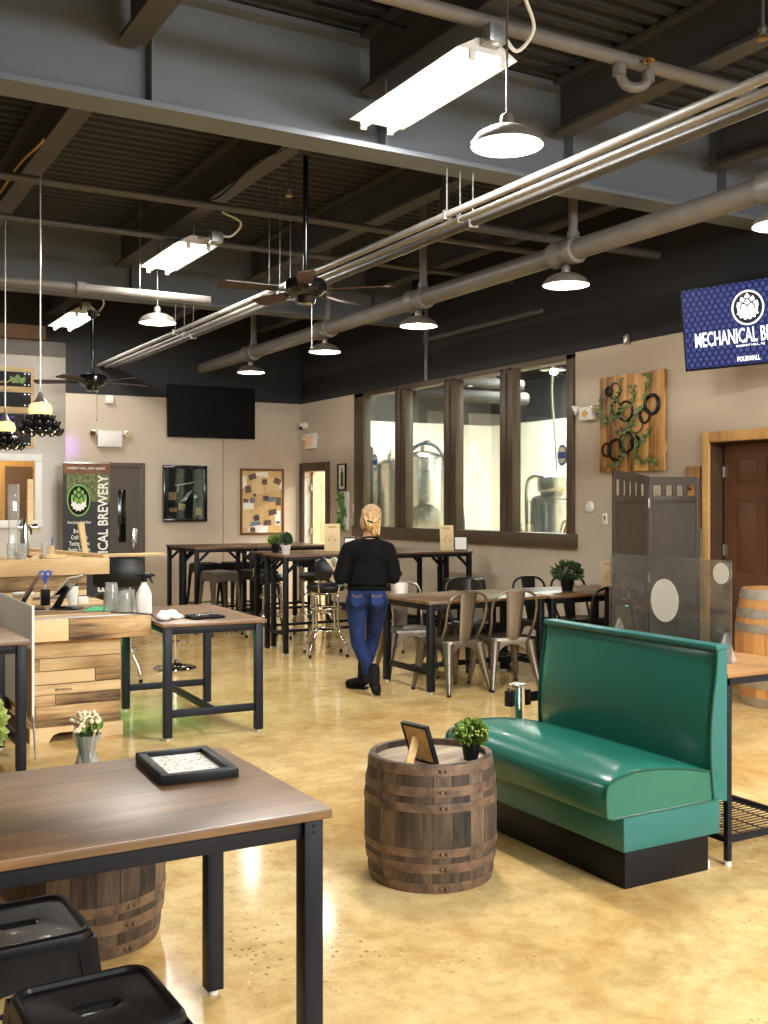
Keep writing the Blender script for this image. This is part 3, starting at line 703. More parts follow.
# ------------------------------------------------------------------ barrels
def barrel(name, label, loc, h, rb, rt, wood_m, hoop_m, rz=0, nst=22):
    t = thing(name, label, 'barrel', loc, rz)
    def R(z):
        u = 2 * z / h - 1
        return rt + (rb - rt) * (1 - abs(u) ** 2.1)
    zs = [h * k / 14 for k in range(15)]
    b = MB()
    for k in range(nst):           # every stave an island so that tones differ
        a0, a1 = 2 * PI * (k + .012) / nst, 2 * PI * (k + .988) / nst
        rings = []
        for z in zs:
            r = R(z)
            rings.append([(r * math.cos(a), r * math.sin(a), z) for a in (a0, (a0 + a1) / 2, a1)] + [((r - .022) * math.cos(a), (r - .022) * math.sin(a), z) for a in (a1, (a0 + a1) / 2, a0)])
        b.loft(rings)
    b.build('staves', wood_m, t, 40)
    b = MB(); zt = h - .028; rr = rt - .016
    npl = 6
    for k in range(npl):
        y0, y1 = -rr + 2 * rr * k / npl + .001, -rr + 2 * rr * (k + 1) / npl - .001
        po = []
        for i in range(9):
            y = y0 + (y1 - y0) * i / 8; po.append((math.sqrt(max(0, rr * rr - y * y)) , y))
        po += [(-x, y) for x, y in reversed(po)]
        b.prism(po, zt - .02, zt)
    b.build('head', M['barrel_head'], t, 30)
    for f0, f1 in ((.0, .085), (.16, .245), (.285, .36), (.635, .71), (.755, .84), (.915, 1.0)):
        b = MB(); z0, z1 = f0 * h + .002, f1 * h - .002
        pr = [(R(z0) + .0035, z0), (R((z0 + z1) / 2) + .0045, (z0 + z1) / 2), (R(z1) + .0035, z1)]
        b.lathe(pr + [(r - .006, z) for r, z in reversed(pr)], 44, caps=False)
        zm = (z0 + z1) / 2
        for da in (-.02, .06):
            a = -2.15 + da; b.ell(((R(zm) + .005) * math.cos(a), (R(zm) + .005) * math.sin(a), zm), (.008, .008, .008), n=8, m=6)
        b.build('hoop', hoop_m, t, 40)
    return t
barrel('whiskey_barrel', 'weathered grey-brown barrel used as a side table at the booth', (2.455, 3.92, 0), .525, .287, .262, M['stave'], M['hoop'], .2)
barrel('whiskey_barrel', 'brown barrel half hidden under the nearest wooden table', (.98, 3.99, 0), .56, .30, .27, M['stave'], M['hoop'], .9)
barrel('wine_barrel', 'pale oak barrel with zinc hoops standing before the brown door', (6.93, 5.83, 0), .92, .34, .285, M['stave_pale'], M['hoop_grey'], .1)

# ------------------------------------------------------------------ tables
def desk(name, label, x0, x1, y0, y1, top_m, frame_m, h=.79, long_axis='x', rz=0, group='rustic wood tables with charcoal frames', rail=True):
    cx, cy = (x0 + x1) / 2, (y0 + y1) / 2; a, c_ = (x1 - x0) / 2, (y1 - y0) / 2
    t = thing(name, label, 'table', (cx, cy, 0), rz, group)
    MB().box((-a, -c_, h - .026), (a, c_, h), .003).build('table_top', top_m, t)
    ins = .018; lw = .055
    fr = MB(); za, zb = h - .026 - .052, h - .0262
    for s_ in (-1, 1):
        fr.box((-a + ins + lw, s_ * (c_ - ins - lw / 2) - .014, za), (a - ins - lw, s_ * (c_ - ins - lw / 2) + .014, zb), .002)
        fr.box((s_ * (a - ins - lw / 2) - .014, -c_ + ins + lw, za), (s_ * (a - ins - lw / 2) + .014, c_ - ins - lw, zb), .002)
    fr.build('apron', frame_m, t)
    for sx in (-1, 1):
        for sy in (-1, 1):
            X = (sx * (a - ins - lw / 2), sy * (c_ - ins - lw / 2))
            l = MB().box((X[0] - lw / 2, X[1] - lw / 2, .018), (X[0] + lw / 2, X[1] + lw / 2, zb), .003)
            for bz in (zb - .018, zb - .036): l.cyl(.005, -.001, .002, 8, XF((X[0], X[1] - lw / 2, bz), (PI / 2, 0, 0)))
            l = l.build('leg', frame_m, t)
            MB().cyl(.017, 0, .012, 12).cyl(.007, .012, .02, 8).build('foot', M['plastic_white'], l, loc=(X[0], X[1], 0))
    st = MB(); z0, z1 = .15, .20
    if not rail:
        st.box((-a + ins + lw / 2 - .014, -c_ + ins + lw, z0), (-a + ins + lw / 2 + .014, c_ - ins - lw, z1), .002)
    elif long_axis == 'x':
        for s_ in (-1, 1): st.box((s_ * (a - ins - lw / 2) - .014, -c_ + ins + lw, z0), (s_ * (a - ins - lw / 2) + .014, c_ - ins - lw, z1), .002)
        st.box((-a + ins + lw * .7, -.0145, z0 + .002), (a - ins - lw * .7, .0145, z1 - .002), .002)
    else:
        for s_ in (-1, 1): st.box((-a + ins + lw, s_ * (c_ - ins - lw / 2) - .014, z0), (a - ins - lw, s_ * (c_ - ins - lw / 2) + .014, z1), .002)
        st.box((-.0145, -c_ + ins + lw * .7, z0 + .002), (.0145, c_ - ins - lw * .7, z1 - .002), .002)
    st.build('stretcher', frame_m, t)
    return t
desk('wood_table', 'nearest brown wood table with charcoal frame, black picture frame lying on it', .01, 1.275, 2.525, 3.345, M['table_top'], M['frame_blue'], rail=False)
desk('wood_table', 'brown wood table cut by the photo edge in front of the white board', .02, 1.285, 6.50, 7.28, M['table_top'], M['frame_blue'])
desk('wood_table', 'brown wood table with charcoal frame standing against the pallet counter', 2.617 - .37, 2.617 + .37, 7.525 - .625, 7.525 + .625, M['table_top_y'], M['frame_blue'], long_axis='y', rz=-.04)
desk('dining_table', 'brown dining table with black frame, closest to the walking person', 4.70, 5.945, 7.53, 8.36, M['table_top'], M['black'], .775, group='dining tables ringed by metal chairs')
desk('dining_table', 'brown dining table with black frame near the window wall, potted plant on it', 5.965, 7.19, 7.50, 8.33, M['table_top'], M['black'], .775, group='dining tables ringed by metal chairs')

def high_table(label, x0, x1, y0, y1, h=1.045, group='long black framed bar tables'):
    cx, cy = (x0 + x1) / 2, (y0 + y1) / 2; a, c_ = (x1 - x0) / 2, (y1 - y0) / 2
    t = thing('bar_table', label, 'table', (cx, cy, 0), 0, group)
    MB().box((-a, -c_, h - .022), (a, c_, h), .003).build('table_top', M['high_top'], t)
    lw = .05; fr = MB(); za, zb = h - .062, h - .0222
    for s_ in (-1, 1):
        fr.box((-a + .012 + lw, s_ * (c_ - .012 - lw / 2) - .014, za), (a - .012 - lw, s_ * (c_ - .012 - lw / 2) + .014, zb), .002)
        fr.box((s_ * (a - .012 - lw / 2) - .014, -c_ + .012 + lw, za), (s_ * (a - .012 - lw / 2) + .014, c_ - .012 - lw, zb), .002)
    fr.build('apron', M['black'], t)
    for sx in (-1, 1):
        for sy in (-1, 1):
            x, y = sx * (a - .012 - lw / 2), sy * (c_ - .012 - lw / 2)
            l = MB().box((x - lw / 2, y - lw / 2, .015), (x + lw / 2, y + lw / 2, zb), .002).build('leg', M['black'], t)
            MB().cyl(.016, 0, .016, 10).build('foot', M['galv'], l, loc=(x, y, 0))
            MB().bar((x - sx * lw * .4, y, za - .115), (x - sx * .15, y, za + .004), .03, .028).build('corner_brace', M['black'], l)
    st = MB()
    for s_ in (-1, 1): st.box((s_ * (a - .012 - lw / 2) - .012, -c_ + .012 + lw, .2), (s_ * (a - .012 - lw / 2) + .012, c_ - .012 - lw, .235), .002)
    st.box((-a + .012 + lw * .7, -.012, .202), (a - .012 - lw * .7, .012, .233), .002)
    st.build('stretcher', M['black'], t)
    return t
high_table('long black framed bar table behind the walking person, white potted plant on its near corner', 4.60, 7.0, 10.24, 10.80)
high_table('long black framed bar table behind the walking person, dark potted plant on it', 4.72, 6.98, 10.83, 11.38)
high_table('short black framed bar table near the back wall, at its open left corner', 4.46, 5.27, 12.60, 13.15)
high_table('black framed bar table near the back wall, half hidden behind the two small plants', 5.285, 6.36, 12.60, 13.15)
high_table('long black framed bar table standing closest to the back wall', 4.46, 6.36, 13.18, 13.74)

# ------------------------------------------------------------------ seats
def rr_ring(hx, hy, r, z, n=10):
    """rounded rectangle, 4n points"""
    out = []
    for q, (sx, sy) in enumerate(((1, 1), (-1, 1), (-1, -1), (1, -1))):
        for k in range(n):
            a = q * PI / 2 + (PI / 2) * k / (n - 1)
            out.append((sx * (hx - r) + r * math.cos(a), sy * (hy - r) + r * math.sin(a), z))
    return out
def slot_ring(hx, hy, z, n=10):
    return rr_ring(hx, hy, hy * .98, z, n)

def metal_stool(label, loc, rz, h, m, group, seat=.165, splay=.045, brace=True):
    t = thing('metal_stool', label, 'stool', loc, rz, group)
    s_ = seat; z = h
    rings = [rr_ring(s_ + .006, s_ + .006, .05, z - .10), rr_ring(s_ + .004, s_ + .004, .05, z - .035), rr_ring(s_ + .004, s_ + .004, .05, z - .02), rr_ring(s_, s_, .048, z - .006), rr_ring(s_ - .008, s_ - .008, .044, z),
             rr_ring(s_ - .016, s_ - .016, .04, z - .001), rr_ring(s_ - .022, s_ - .022, .036, z - .009), rr_ring(s_ - .03, s_ - .03, .034, z - .0095), slot_ring(.066, .026, z - .0100), slot_ring(.055, .017, z - .0115), slot_ring(.05, .0125, z - .015), slot_ring(.05, .0125, z - .026)]
    MB().loft(rings, caps=False).build('seat', m, t, 30)
    # folded side skirts with an arch between the legs
    for q in range(4):
        X = Matrix.Rotation(q * PI / 2, 4, 'Z')
        outer = []
        w = s_ - .035
        top = [(-w, z - .098), (w, z - .098)]
        po = [(w, z - .098), (-w, z - .098), (-w, z - .15)] + [(-w * math.cos(a) * .98, z - .15 + .03 * math.sin(a)) for a in [PI * k / 10 for k in range(1, 10)]] + [(w, z - .15)]
        Y = X @ Matrix.Translation((0, -s_ - .002, 0)) @ Matrix.Rotation(PI / 2, 4, 'X')
        MB().prism(po, -.002, .002, Y).build('skirt', m, t, 0)
    for sx in (-1, 1):
        for sy in (-1, 1):
            # angle-section leg, wide at the top, narrow at the floor
            rings = []
            for u in (0, .15, .5, 1):
                zz = (z - .02) * (1 - u) + .012 * u; d = s_ + .003 + splay * u; w = .055 * (1 - u) + .026 * u
                P = [(sx * d, sy * d), (sx * (d - w), sy * d), (sx * (d - w), sy * (d - .004)), (sx * (d - .006), sy * (d - .006)), (sx * (d - .004), sy * (d - w)), (sx * d, sy * (d - w))]
                rings.append([(x, y, zz) for x, y in P])
            l = MB().loft(rings).build('leg', m, t, 25)
            d = s_ + splay - .008
            MB().box((sx * d - .014, sy * d - .014, 0), (sx * d + .014, sy * d + .014, .016), .003).build('rubber_foot', M['rubber'], l)
    if brace:
        zz = h * .28 if h > .6 else .12; d = s_ + splay * (1 - zz / h) - .01
        b = MB()
        for k in range(4):
            a = (PI / 2) * k; X = Matrix.Rotation(a, 4, 'Z')
            b.tube([X @ V((-d, -d, zz)), X @ V((d, -d, zz))], .008, 8)
        if h > .6:
            zz = h * .28 + .02
            b.bar((-d, -d, zz), (d, d, zz), .02, .004).bar((-d, d, zz), (d, -d, zz + .004), .02, .004)
        b.build('brace', m, t)
    return t
M['stool_black'] = mat('black_lacquered_sheet', (22, 22, 25), .36, .3, var=.12, scale=8., bump=.02, bscale=40, coat=.1, spec=.35)
metal_stool('black metal stool with a slotted seat, at the lower edge of the photo', (.63, 2.44, 0), .02, .46, M['stool_black'], 'low metal stools under the nearest table')
metal_stool('black metal stool pushed farther under the nearest wood table', (.565, 3.02, 0), .03, .46, M['stool_black'], 'low metal stools under the nearest table')
for k, (x, y, lb, m_) in enumerate(((5.10, 14.0, 'black backless bar stool behind the far bar tables, closest to the dark door', 'stool_black'), (4.66, 12.28, 'bronze backless bar stool in front of the far bar tables', 'gunmetal'),
        (5.56, 14.0, 'black backless bar stool behind the far bar tables, below the framed pinboard', 'stool_black'), (5.18, 12.28, 'dark bronze backless bar stool before the far bar tables, closer to the person', 'gunmetal_dark'), (6.52, 9.72, 'bronze backless bar stool at the near bar table, above the dining chairs', 'gunmetal_dark'))):
    metal_stool(lb, (x, y, 0), .1 * k, .775, M[m_], 'backless metal bar stools')

def metal_chair(label, loc, rz, m):
    """sheet metal cafe chair, faces +y, base at seat centre on the floor"""
    t = thing('metal_chair', label, 'chair', loc, rz, 'sheet metal cafe chairs'); t.scale = (1.13, 1.05, 1)
    z = .445
    rings = []
    def seat_ring(sx, sy, r, zz, k=0):
        return [(x * (1 - .10 * (y < 0) * abs(y) / .18), y, zz) for x, y, _ in rr_ring(sx, sy, r, zz, 8)]
    MB().loft([seat_ring(.182, .178, .06, z - .05), seat_ring(.184, .18, .06, z - .012), seat_ring(.178, .174, .058, z), seat_ring(.16, .156, .05, z - .008), seat_ring(.05, .05, .03, z - .011)], caps=True).build('seat', m, t, 40)
    # legs: rounded tapering channels that flow out of the seat corners
    for sx in (-1, 1):
        for sy in (-1, 1):
            tx, ty = sx * (.158 if sy > 0 else .145), sy * .155
            bx, by = sx * (.205 if sy > 0 else .20), sy * (.215 if sy > 0 else .245)
            pts, rs = [], []
            for u in (0, .12, .3, .6, 1):
                pts.append((tx + (bx - tx) * u ** 1.15, ty + (by - ty) * u ** 1.15, (z - .025) * (1 - u) + .004 * u)); rs.append(.034 * (1 - u) ** 1.2 + .0135)
            l = MB().tube(pts, rs, 10).build('leg', m, t, 50)
            MB().cyl(.016, 0, .02, 10, XF((bx, by, 0))).build('rubber_foot', M['rubber'], l)
    # arched aprons between the legs
    for q, (half, off) in enumerate(((.15, .166), (.15, .166), (.142, .166), (.15, .166))):
        X = Matrix.Rotation(q * PI / 2, 4, 'Z')
        n = 12; po = [(half, z - .03), (-half, z - .03), (-half - .015, z - .17)]
        po += [(-(half - .022) * math.cos(PI * k / n), z - .17 + .115 * math.sin(PI * k / n)) for k in range(0, n + 1)] + [(half + .015, z - .17)]
        Y = X @ Matrix.Translation((0, -off, 0)) @ Matrix.Rotation(PI / 2, 4, 'X')
        MB().prism(po, -.0025, .0025, Y).build('apron', m, t, 0)
    # hoop back and bent splat
    hb = smooth_path([(-.165, -.10, z - .01), (-.178, -.17, z + .12), (-.185, -.205, z + .26), (-.165, -.225, z + .355), (-.09, -.235, z + .402), (0, -.238, z + .41), (.09, -.235, z + .402), (.165, -.225, z + .355), (.185, -.205, z + .26), (.178, -.17, z + .12), (.165, -.10, z - .01)], 5)
    MB().tube(hb, .0115, 10).build('back_hoop', m, t, 50)
    rings = []
    for u in [k / 10 for k in range(11)]:
        zz = z - .02 + u * .425; y = -.172 - .066 * u ** .8; w = .052 + .026 * u
        rings.append([(w * v, y - .010 * (1 - v * v) + .004 * (abs(v) > .9), zz) for v in (-1, -.8, -.5, 0, .5, .8, 1)] + [(w * v, y - .010 * (1 - v * v) + .009, zz) for v in (1, .8, .5, 0, -.5, -.8, -1)])
    sp = MB().loft(rings).build('splat', m, t, 40)
    g = MB()
    for v in (-.035, -.012, .012, .035): g.tube([(v * (.75 + .02 * k), -.172 - .066 * (k / 10) ** .8 - .0095 * (1 - (v / .065) ** 2), z - .02 + .0425 * k) for k in range(1, 10)], .0022, 5)
    g.build('rib', m, sp)
    return t
for lb, x, y, rz, m_ in (('bronze metal chair at the dining tables, back to the camera, next to the walking person', 4.99, 7.64, .10, 'gunmetal'),
        ('bronze metal chair at the dining tables, back to the camera, second from the walking person', 5.50, 7.58, -.18, 'gunmetal'),
        ('dark metal chair partly hidden by the green booth, back to the camera', 6.44, 7.44, -.1, 'gunmetal_dark'),
        ('bronze metal chair across the dining table, farthest from the potted plant', 5.06, 8.50, PI - .25, 'gunmetal'),
        ('dark metal chair across the dining table, its hoop showing between the two bronze chairs', 5.88, 8.56, PI - .05, 'gunmetal_dark'),
        ('dark metal chair across the dining table just beside the potted plant, on its bar side', 6.60, 8.42, PI + .05, 'gunmetal_dark'),
        ('dark metal chair behind the big potted plant on the dining table', 7.04, 8.38, PI - .08, 'gunmetal_dark')):
    metal_chair(lb, (x, y, 0), rz, M[m_])

def chrome_stool(label, loc, rz, back=True, h=.76, bw=.145, bh=.22):
    """four leg chrome diner stool, round black seat, back on -y"""
    t = thing('chrome_bar_stool', label, 'stool', loc, rz, 'chrome bar stools with black seats')
    MB().lathe([(.10, h - .085), (.19, h - .08), (.205, h - .06), (.205, h - .035), (.19, h - .012), (.14, h - .002), (.001, h)], 28).build('seat', M['vinyl_black'], t, 50)
    for a in (PI / 4, 3 * PI / 4, 5 * PI / 4, 7 * PI / 4):
        ca, sa = math.cos(a), math.sin(a)
        pr = [(.06, h - .10), (.12, h - .098), (.15, h - .115), (.158, h - .16), (.162, .36), (.168, .27), (.225, .17), (.272, .09), (.278, .02)]
        l = MB().tube([V((r * ca, r * sa, zz)) for r, zz in smooth_path([(r, zz, 0) for r, zz in pr], 3) and [(p.x, p.y) for p in smooth_path([(r, zz, 0) for r, zz in pr], 3)]], .0128, 10).build('leg', M['chrome'], t, 50)
        MB().cyl(.016, 0, .03, 12, XF((.278 * ca, .278 * sa, 0))).build('rubber_foot', M['rubber'], l)
    for zz, r in ((h - .26, .163), (.27, .168)):
        MB().tube(arc((0, 0, zz), r, 0, 2 * PI, 32, 'xy')[:-1], .0105, 8, closed=True).build('ring', M['chrome'], t, 50)
    MB().cyl(.13, h - .098, h - .083, 20).build('swivel_plate', M['black'], t)
    if back:
        for s_ in (-1, 1): MB().tube(smooth_path([(s_ * .085, -.06, h - .09), (s_ * .1, -.17, h - .09), (s_ * .105, -.205, h - .04), (s_ * .105, -.2, h + .06), (s_ * .105, -.215, h + .16)], 4), .0095, 8).build('back_upright', M['chrome'], t, 50)
        rings = []
        for u in range(9):
            x = -bw + 2 * bw * u / 8; y = -.225 + .035 * (x / .195) ** 2; e = .02 if u in (0, 8) else 0
            rings.append([(x, y + dy, h + zz) for dy, zz in ((-.022, bh * .27 + e), (-.03, bh * .65), (-.022, bh * 1.1 - e), (0, bh * 1.2 - e), (.022, bh * 1.1 - e), (.026, bh * .65), (.022, bh * .27 + e), (0, bh * .2 + e))])
        MB().loft(rings).build('backrest', M['vinyl_black'], t, 50)
    return t
chrome_stool('chrome bar stool with padded back at the bar table corner, beside the walking person', (5.0, 10.06, 0), -.3)
chrome_stool('chrome bar stool hidden behind the legs of the walking person', (5.62, 10.0, 0), -.2)
chrome_stool('chrome bar stool behind the bar table, in line with the white potted plant', (5.02, 11.62, 0), PI)
chrome_stool('chrome bar stool behind the bar table, close to the paper menu stand', (5.66, 11.66, 0), PI)
chrome_stool('chrome bar stool behind the bar table near the window, showing above the dining chairs', (6.62, 11.62, 0), PI + .3)
chrome_stool('chrome bar stool with a broad black back standing at the wooden bar', (2.66, 9.56, 0), -.28, h=.80, bw=.215, bh=.27)

t = thing('pedestal_stool', 'chrome pedestal stool with a round base behind the table at the counter', 'stool', (3.32, 9.95, 0))
MB().lathe([(.20, 0), (.205, .008), (.19, .022), (.10, .04), (.04, .06), (.03, .09)], 28).build('base', M['chrome'], t, 50)
MB().cyl(.024, .08, .52, 16).build('post', M['chrome'], t)
MB().lathe([(.10, .51), (.17, .52), (.18, .55), (.17, .585), (.001, .6)], 24).build('seat', M['vinyl_black'], t, 50)
MB().tube(arc((0, 0, .25), .12, -.8, PI + .8, 20, 'xy'), .01, 8).build('footrest', M['chrome'], t)
# ------------------------------------------------------------------ wall-hung things (local x reads left to right, -y faces the room)
RX, BX = -PI / 2, 0.
def TX(x, y, z, s=0): return Matrix.Translation((x, y, z)) @ Matrix.Rotation(PI / 2, 4, 'X') @ Matrix.Rotation(s, 4, 'Z')
def ink(hexes, m, parent, name='printing', th=.0012):
    """small flat marks: list of (x0, z0, x1, z1) on the face y"""
    b = MB()
    for x0, z0, x1, z1, y in hexes: b.box((x0, y - th, z0), (x1, y, z1))
    return b.build(name, m, parent, 0)

def petal(w, h):
    n = 7; L = [(-w * math.sin(PI * (k / n) ** .8) ** .8 / 2 if 0 < k < n else 0, h * k / n) for k in range(n + 1)]
    return [(0, 0)] + [(-x, y) for x, y in L[1:n]] + [(0, h)] + [(x, y) for x, y in reversed(L[1:n])]
def hop_emblem(parent, X, R, m_ring, m_up, m_low, m_dark):
    d = .0016
    ring = MB()
    n = 48
    ring.loft([[(r * R * math.cos(2 * PI * k / n), r * R * math.sin(2 * PI * k / n), z) for k in range(n)] for r, z in ((.90, 0), (1, 0), (1, d), (.90, d))], closed=True, X=X)
    ring.build('emblem_ring', m_ring, parent, 0)
    MB().prism([(.9 * R * math.cos(2 * PI * k / n), .9 * R * math.sin(2 * PI * k / n)) for k in range(n)], 0, d * .4, X).build('emblem_disc', m_dark, parent, 0)
    up, dk = MB(), MB()
    z = d * .5
    for (x, y, a, w, h) in ((0, .22, 0, .42, .62), (-.2, .12, .32, .38, .56), (.2, .12, -.32, .38, .56), (-.34, -.12, .5, .42, .56), (.34, -.12, -.5, .42, .56), (0, -.08, 0, .46, .56), (-.17, -.22, .2, .42, .46), (.17, -.22, -.2, .42, .46)):
        Y = X @ Matrix.Translation((x * R, y * R, 0)) @ Matrix.Rotation(a, 4, 'Z')
        dk.prism([(p * (w + .13) * R, q * (h + .09) * R) for p, q in petal(1, 1)], 0, z, Y)
        up.prism([(p * w * R, q * h * R) for p, q in petal(1, 1)], 0, z + d * .25, Y); z += d * .4
    low = []
    for k in range(9):
        u = -1 + k / 4.; low.append((u * .62, -.02 - .26 * (1 - u * u) + (.12 if k % 2 == 0 else 0)))
    arc_ = []
    for k in range(25):
        a = -PI * (k / 24.) * .86 - PI * .07; rr = .72 if (k // 2) % 2 else .62
        arc_.append((rr * math.cos(a), -.1 + rr * .82 * math.sin(a)))
    MB().prism([(p * R, q * R) for p, q in low + arc_], 0, z + d * .5, X).build('emblem_gear', m_low, parent, 0)
    up.build('emblem_petals', m_up, parent, 0); dk.build('emblem_outline', m_dark, parent, 0)

# television with the brewery picture, swung out from the wall on an arm
tv = thing('wall_television', 'flat television glowing blue with white lettering, above the brown door', 'television', (6.945, 6.15, 3.085), rot=(.14, 0, -1.3195))
W_, H_ = 1.21, .70
MB().box((-W_ / 2, 0, -H_ / 2), (W_ / 2, .035, H_ / 2), .006).box((-.3, .034, -.22), (.3, .07, .22), .01).build('casing', M['black'], tv)
bz = MB()
for lo, hi in (((-W_ / 2, -.006, -H_ / 2), (W_ / 2, 0, -H_ / 2 + .018)), ((-W_ / 2, -.006, H_ / 2 - .012), (W_ / 2, 0, H_ / 2)), ((-W_ / 2, -.006, -H_ / 2), (-W_ / 2 + .012, 0, H_ / 2)), ((W_ / 2 - .012, -.006, -H_ / 2), (W_ / 2, 0, H_ / 2))): bz.box(lo, hi)
bz.build('bezel', M['black'], tv)
MB().box((-W_ / 2 + .012, -.0025, -H_ / 2 + .018), (W_ / 2 - .012, -.0005, H_ / 2 - .012)).build('screen', M['tv_picture'], tv)
dark_pic = emit('dark_picture', (12, 13, 30), .2)
hop_emblem(tv, TX(0, -.003, .125), .142, M['tv_white'], M['tv_white'], M['tv_white'], dark_pic)
text('MECHANICAL BREWERY', M['tv_white'], .99, .125, TX(0, -.003, -.095), tv, bold=.012)
text('CHERRY HILL, NJ', M['tv_white'], .25, .022, TX(0, -.003, -.182), tv, bold=.01)
text('POURWALL', M['tv_white'], .2, .042, TX(-.02, -.003, -.288), tv, bold=.02)
MB().tube([(0, .07, 0), (-.02, .2, .0), (.1, .37, -.05)], .02, 8).box((-.04, .06, -.08), (.04, .09, .08)).build('wall_arm', M['black'], tv)

# dark television on the back wall
tv = thing('wall_television', 'switched off black television on the back wall', 'television', (5.815, YB, 3.005), BX)
MB().box((-.71, -.075, -.40), (.71, -.035, .40), .006).build('casing', M['black_matte'], tv)
MB().box((-.695, -.078, -.38), (.695, -.074, .385)).build('screen', mat('unlit_screen', (6, 6, 7), .5, var=.02, spec=.1), tv)
MB().box((-.25, -.036, -.2), (.25, 0, .2), .004).build('wall_bracket', M['black'], tv)

# plank board with ivy and iron rings
t = thing('plank_wall_art', 'square board of varnished planks with ivy and iron rings', 'wall art', (WX, 7.94, 2.395), RX)
b = MB(); nx = 9
for k in range(nx):
    x0 = -.455 + .91 * k / nx; b.box((x0, -.05 - random.uniform(0, .006), -.485 + random.uniform(0, .008)), (x0 + .91 / nx - .001, -.022, .485 - random.uniform(0, .008)), .002)
b.box((-.44, -.024, -.3), (.44, 0, -.22)).box((-.44, -.024, .22), (.44, 0, .3)).build('plank_panel', M['plank_art'], t)
rings = [(147, 268, 20, 6), (188, 270, 38, 3), (195, 385, 30, 4), (265, 412, 45, 6), (440, 387, 42, 10), (392, 457, 32, 6), (335, 500, 45, 3), (132, 662, 30, 6), (195, 665, 48, 7), (270, 620, 45, 5), (330, 625, 28, 6)]
for x, y, r, w in rings:
    u, v, rr = (x - 75) / 435 * .91 - .455, .485 - (y - 165) / 650 * .97, r * .00215
    MB().tube(arc((u, -.064, v), rr, 0, 2 * PI, 22)[:-1], w * .0019, 6, closed=True).build('iron_ring', M['black'], t)
lf, st = MB(), MB()
def leaf(b, c, s_, a, tilt=.5, yaw=0):
    X = Matrix.Translation(V(c)) @ Matrix.Rotation(a, 4, 'Y') @ Matrix.Rotation(tilt, 4, 'X')
    b.loft([[(x * s_ - .001, y * s_, z * s_) for x, y, z in ((0, 0, 0), (.3, -.1, .35), (.22, -.16, .75), (0, -.12, 1.05))], [(x * s_, y * s_, z * s_) for x, y, z in ((0, -.02, 0), (0, .03, .4), (0, -.02, .75), (0, -.12, 1.06))], [(-x * s_, y * s_, z * s_) for x, y, z in ((0, 0, 0), (.3, -.1, .35), (.22, -.16, .75), (0, -.12, 1.05))]], caps=False, ring_closed=False, X=X)
vines = [[(95, 300), (85, 400), (110, 470), (130, 450)], [(230, 200), (215, 300), (180, 350), (170, 480)], [(320, 260), (320, 360), (250, 420), (290, 520), (250, 620), (260, 690), (210, 760), (130, 770)],
         [(400, 180), (430, 220), (400, 300), (400, 380), (340, 440), (300, 520), (190, 540)], [(440, 540), (390, 610), (350, 640), (345, 700), (380, 760), (440, 740), (470, 790)], [(150, 470), (240, 420), (200, 330)], [(290, 520), (350, 620), (320, 740)]]
for vn in vines:
    path = smooth_path([((x - 75) / 435 * .91 - .455, -.06, .485 - (y - 165) / 650 * .97) for x, y in vn], 8)
    st.tube(path, .003, 5)
    for p in path:
        for _ in range(2):
            leaf(lf, (p.x + random.uniform(-.012, .012), p.y - random.uniform(0, .02), p.z + random.uniform(-.012, .012)), random.uniform(.028, .05), random.uniform(0, 2 * PI), random.uniform(-.9, .9))
st.build('vine_stem', M['leaf_dark'], t); lf.build('ivy_leaves', M['leaf_grey'], t, 0)

# emergency lights, exit sign, camera, thermostat, number plate
def emergency(label, loc, rz, w=.24, h=.13):
    t = thing('emergency_light', label, 'emergency light', loc, rz)
    MB().box((-w / 2, -.075, -h / 2), (w / 2, 0, h / 2), .01).build('housing', M['plastic_white'], t)
    for s_ in (-1, 1):
        MB().tube([(s_ * w / 2 * .9, -.04, h * .3), (s_ * (w / 2 + .05), -.05, h * .36)], .012, 8).build('lamp_arm', M['plastic_white'], t)
        a = MB().lathe([(.02, .05), (.04, .03), (.052, -.02), (.048, -.03), (.001, -.034)], 16, XF((s_ * (w / 2 + .065), -.06, h * .36), (-PI / 2 + .4, 0, s_ * .5))).build('lamp_head', M['plastic_white'], t)
        MB().lathe([(.001, -.037), (.04, -.035), (.044, -.031)], 14, XF((s_ * (w / 2 + .065), -.06, h * .36), (-PI / 2 + .4, 0, s_ * .5))).build('lens', M['steel'], a)
    return t
emergency('white twin headed emergency light above the tall banner', (4.23, YB, 2.545), BX, .36, .24)
t = emergency('white emergency light beside the plank wall art', (WX, 8.60, 2.53), RX, .20, .14)
MB().prism([(0, -.045), (.06, 0), (0, .045), (-.06, 0)], 0, .002, TX(0, -.075, 0)).build('diamond_mark', M['pine'], t)
t = thing('exit_sign', 'pale exit sign box with orange lettering high by the far corner', 'exit sign', (WX, 15.25, 2.58), RX)
MB().box((-.17, -.06, -.12), (.17, 0, .12), .01).build('housing', M['plastic_white'], t)
text('EXIT', emit('orange_sign', (226, 150, 70), .15), .26, .15, TX(0, -.061, 0), t, bold=.02)
MB().box((-.27, -.07, .02), (-.1701, -.01, .08), .015).build('lamp_head', M['plastic_white'], t); MB().box((.1701, -.07, .02), (.24, -.01, .08), .015).build('lamp_head', M['plastic_white'], t)
t = thing('security_camera', 'small white dome camera in the far upper corner', 'camera', (WX, 15.50, 2.84), RX)
MB().cyl(.06, 0, .03, 20, XF((0, 0, 0), (PI / 2, 0, 0))).lathe([(.055, 0), (.055, .06), (.001, .1)], 18, XF((0, -.02, 0), (PI / 2, 0, 0))).build('housing', M['plastic_white'], t)
MB().ell((0, -.085, -.035), .036).build('lens', M['black_gloss'], t)
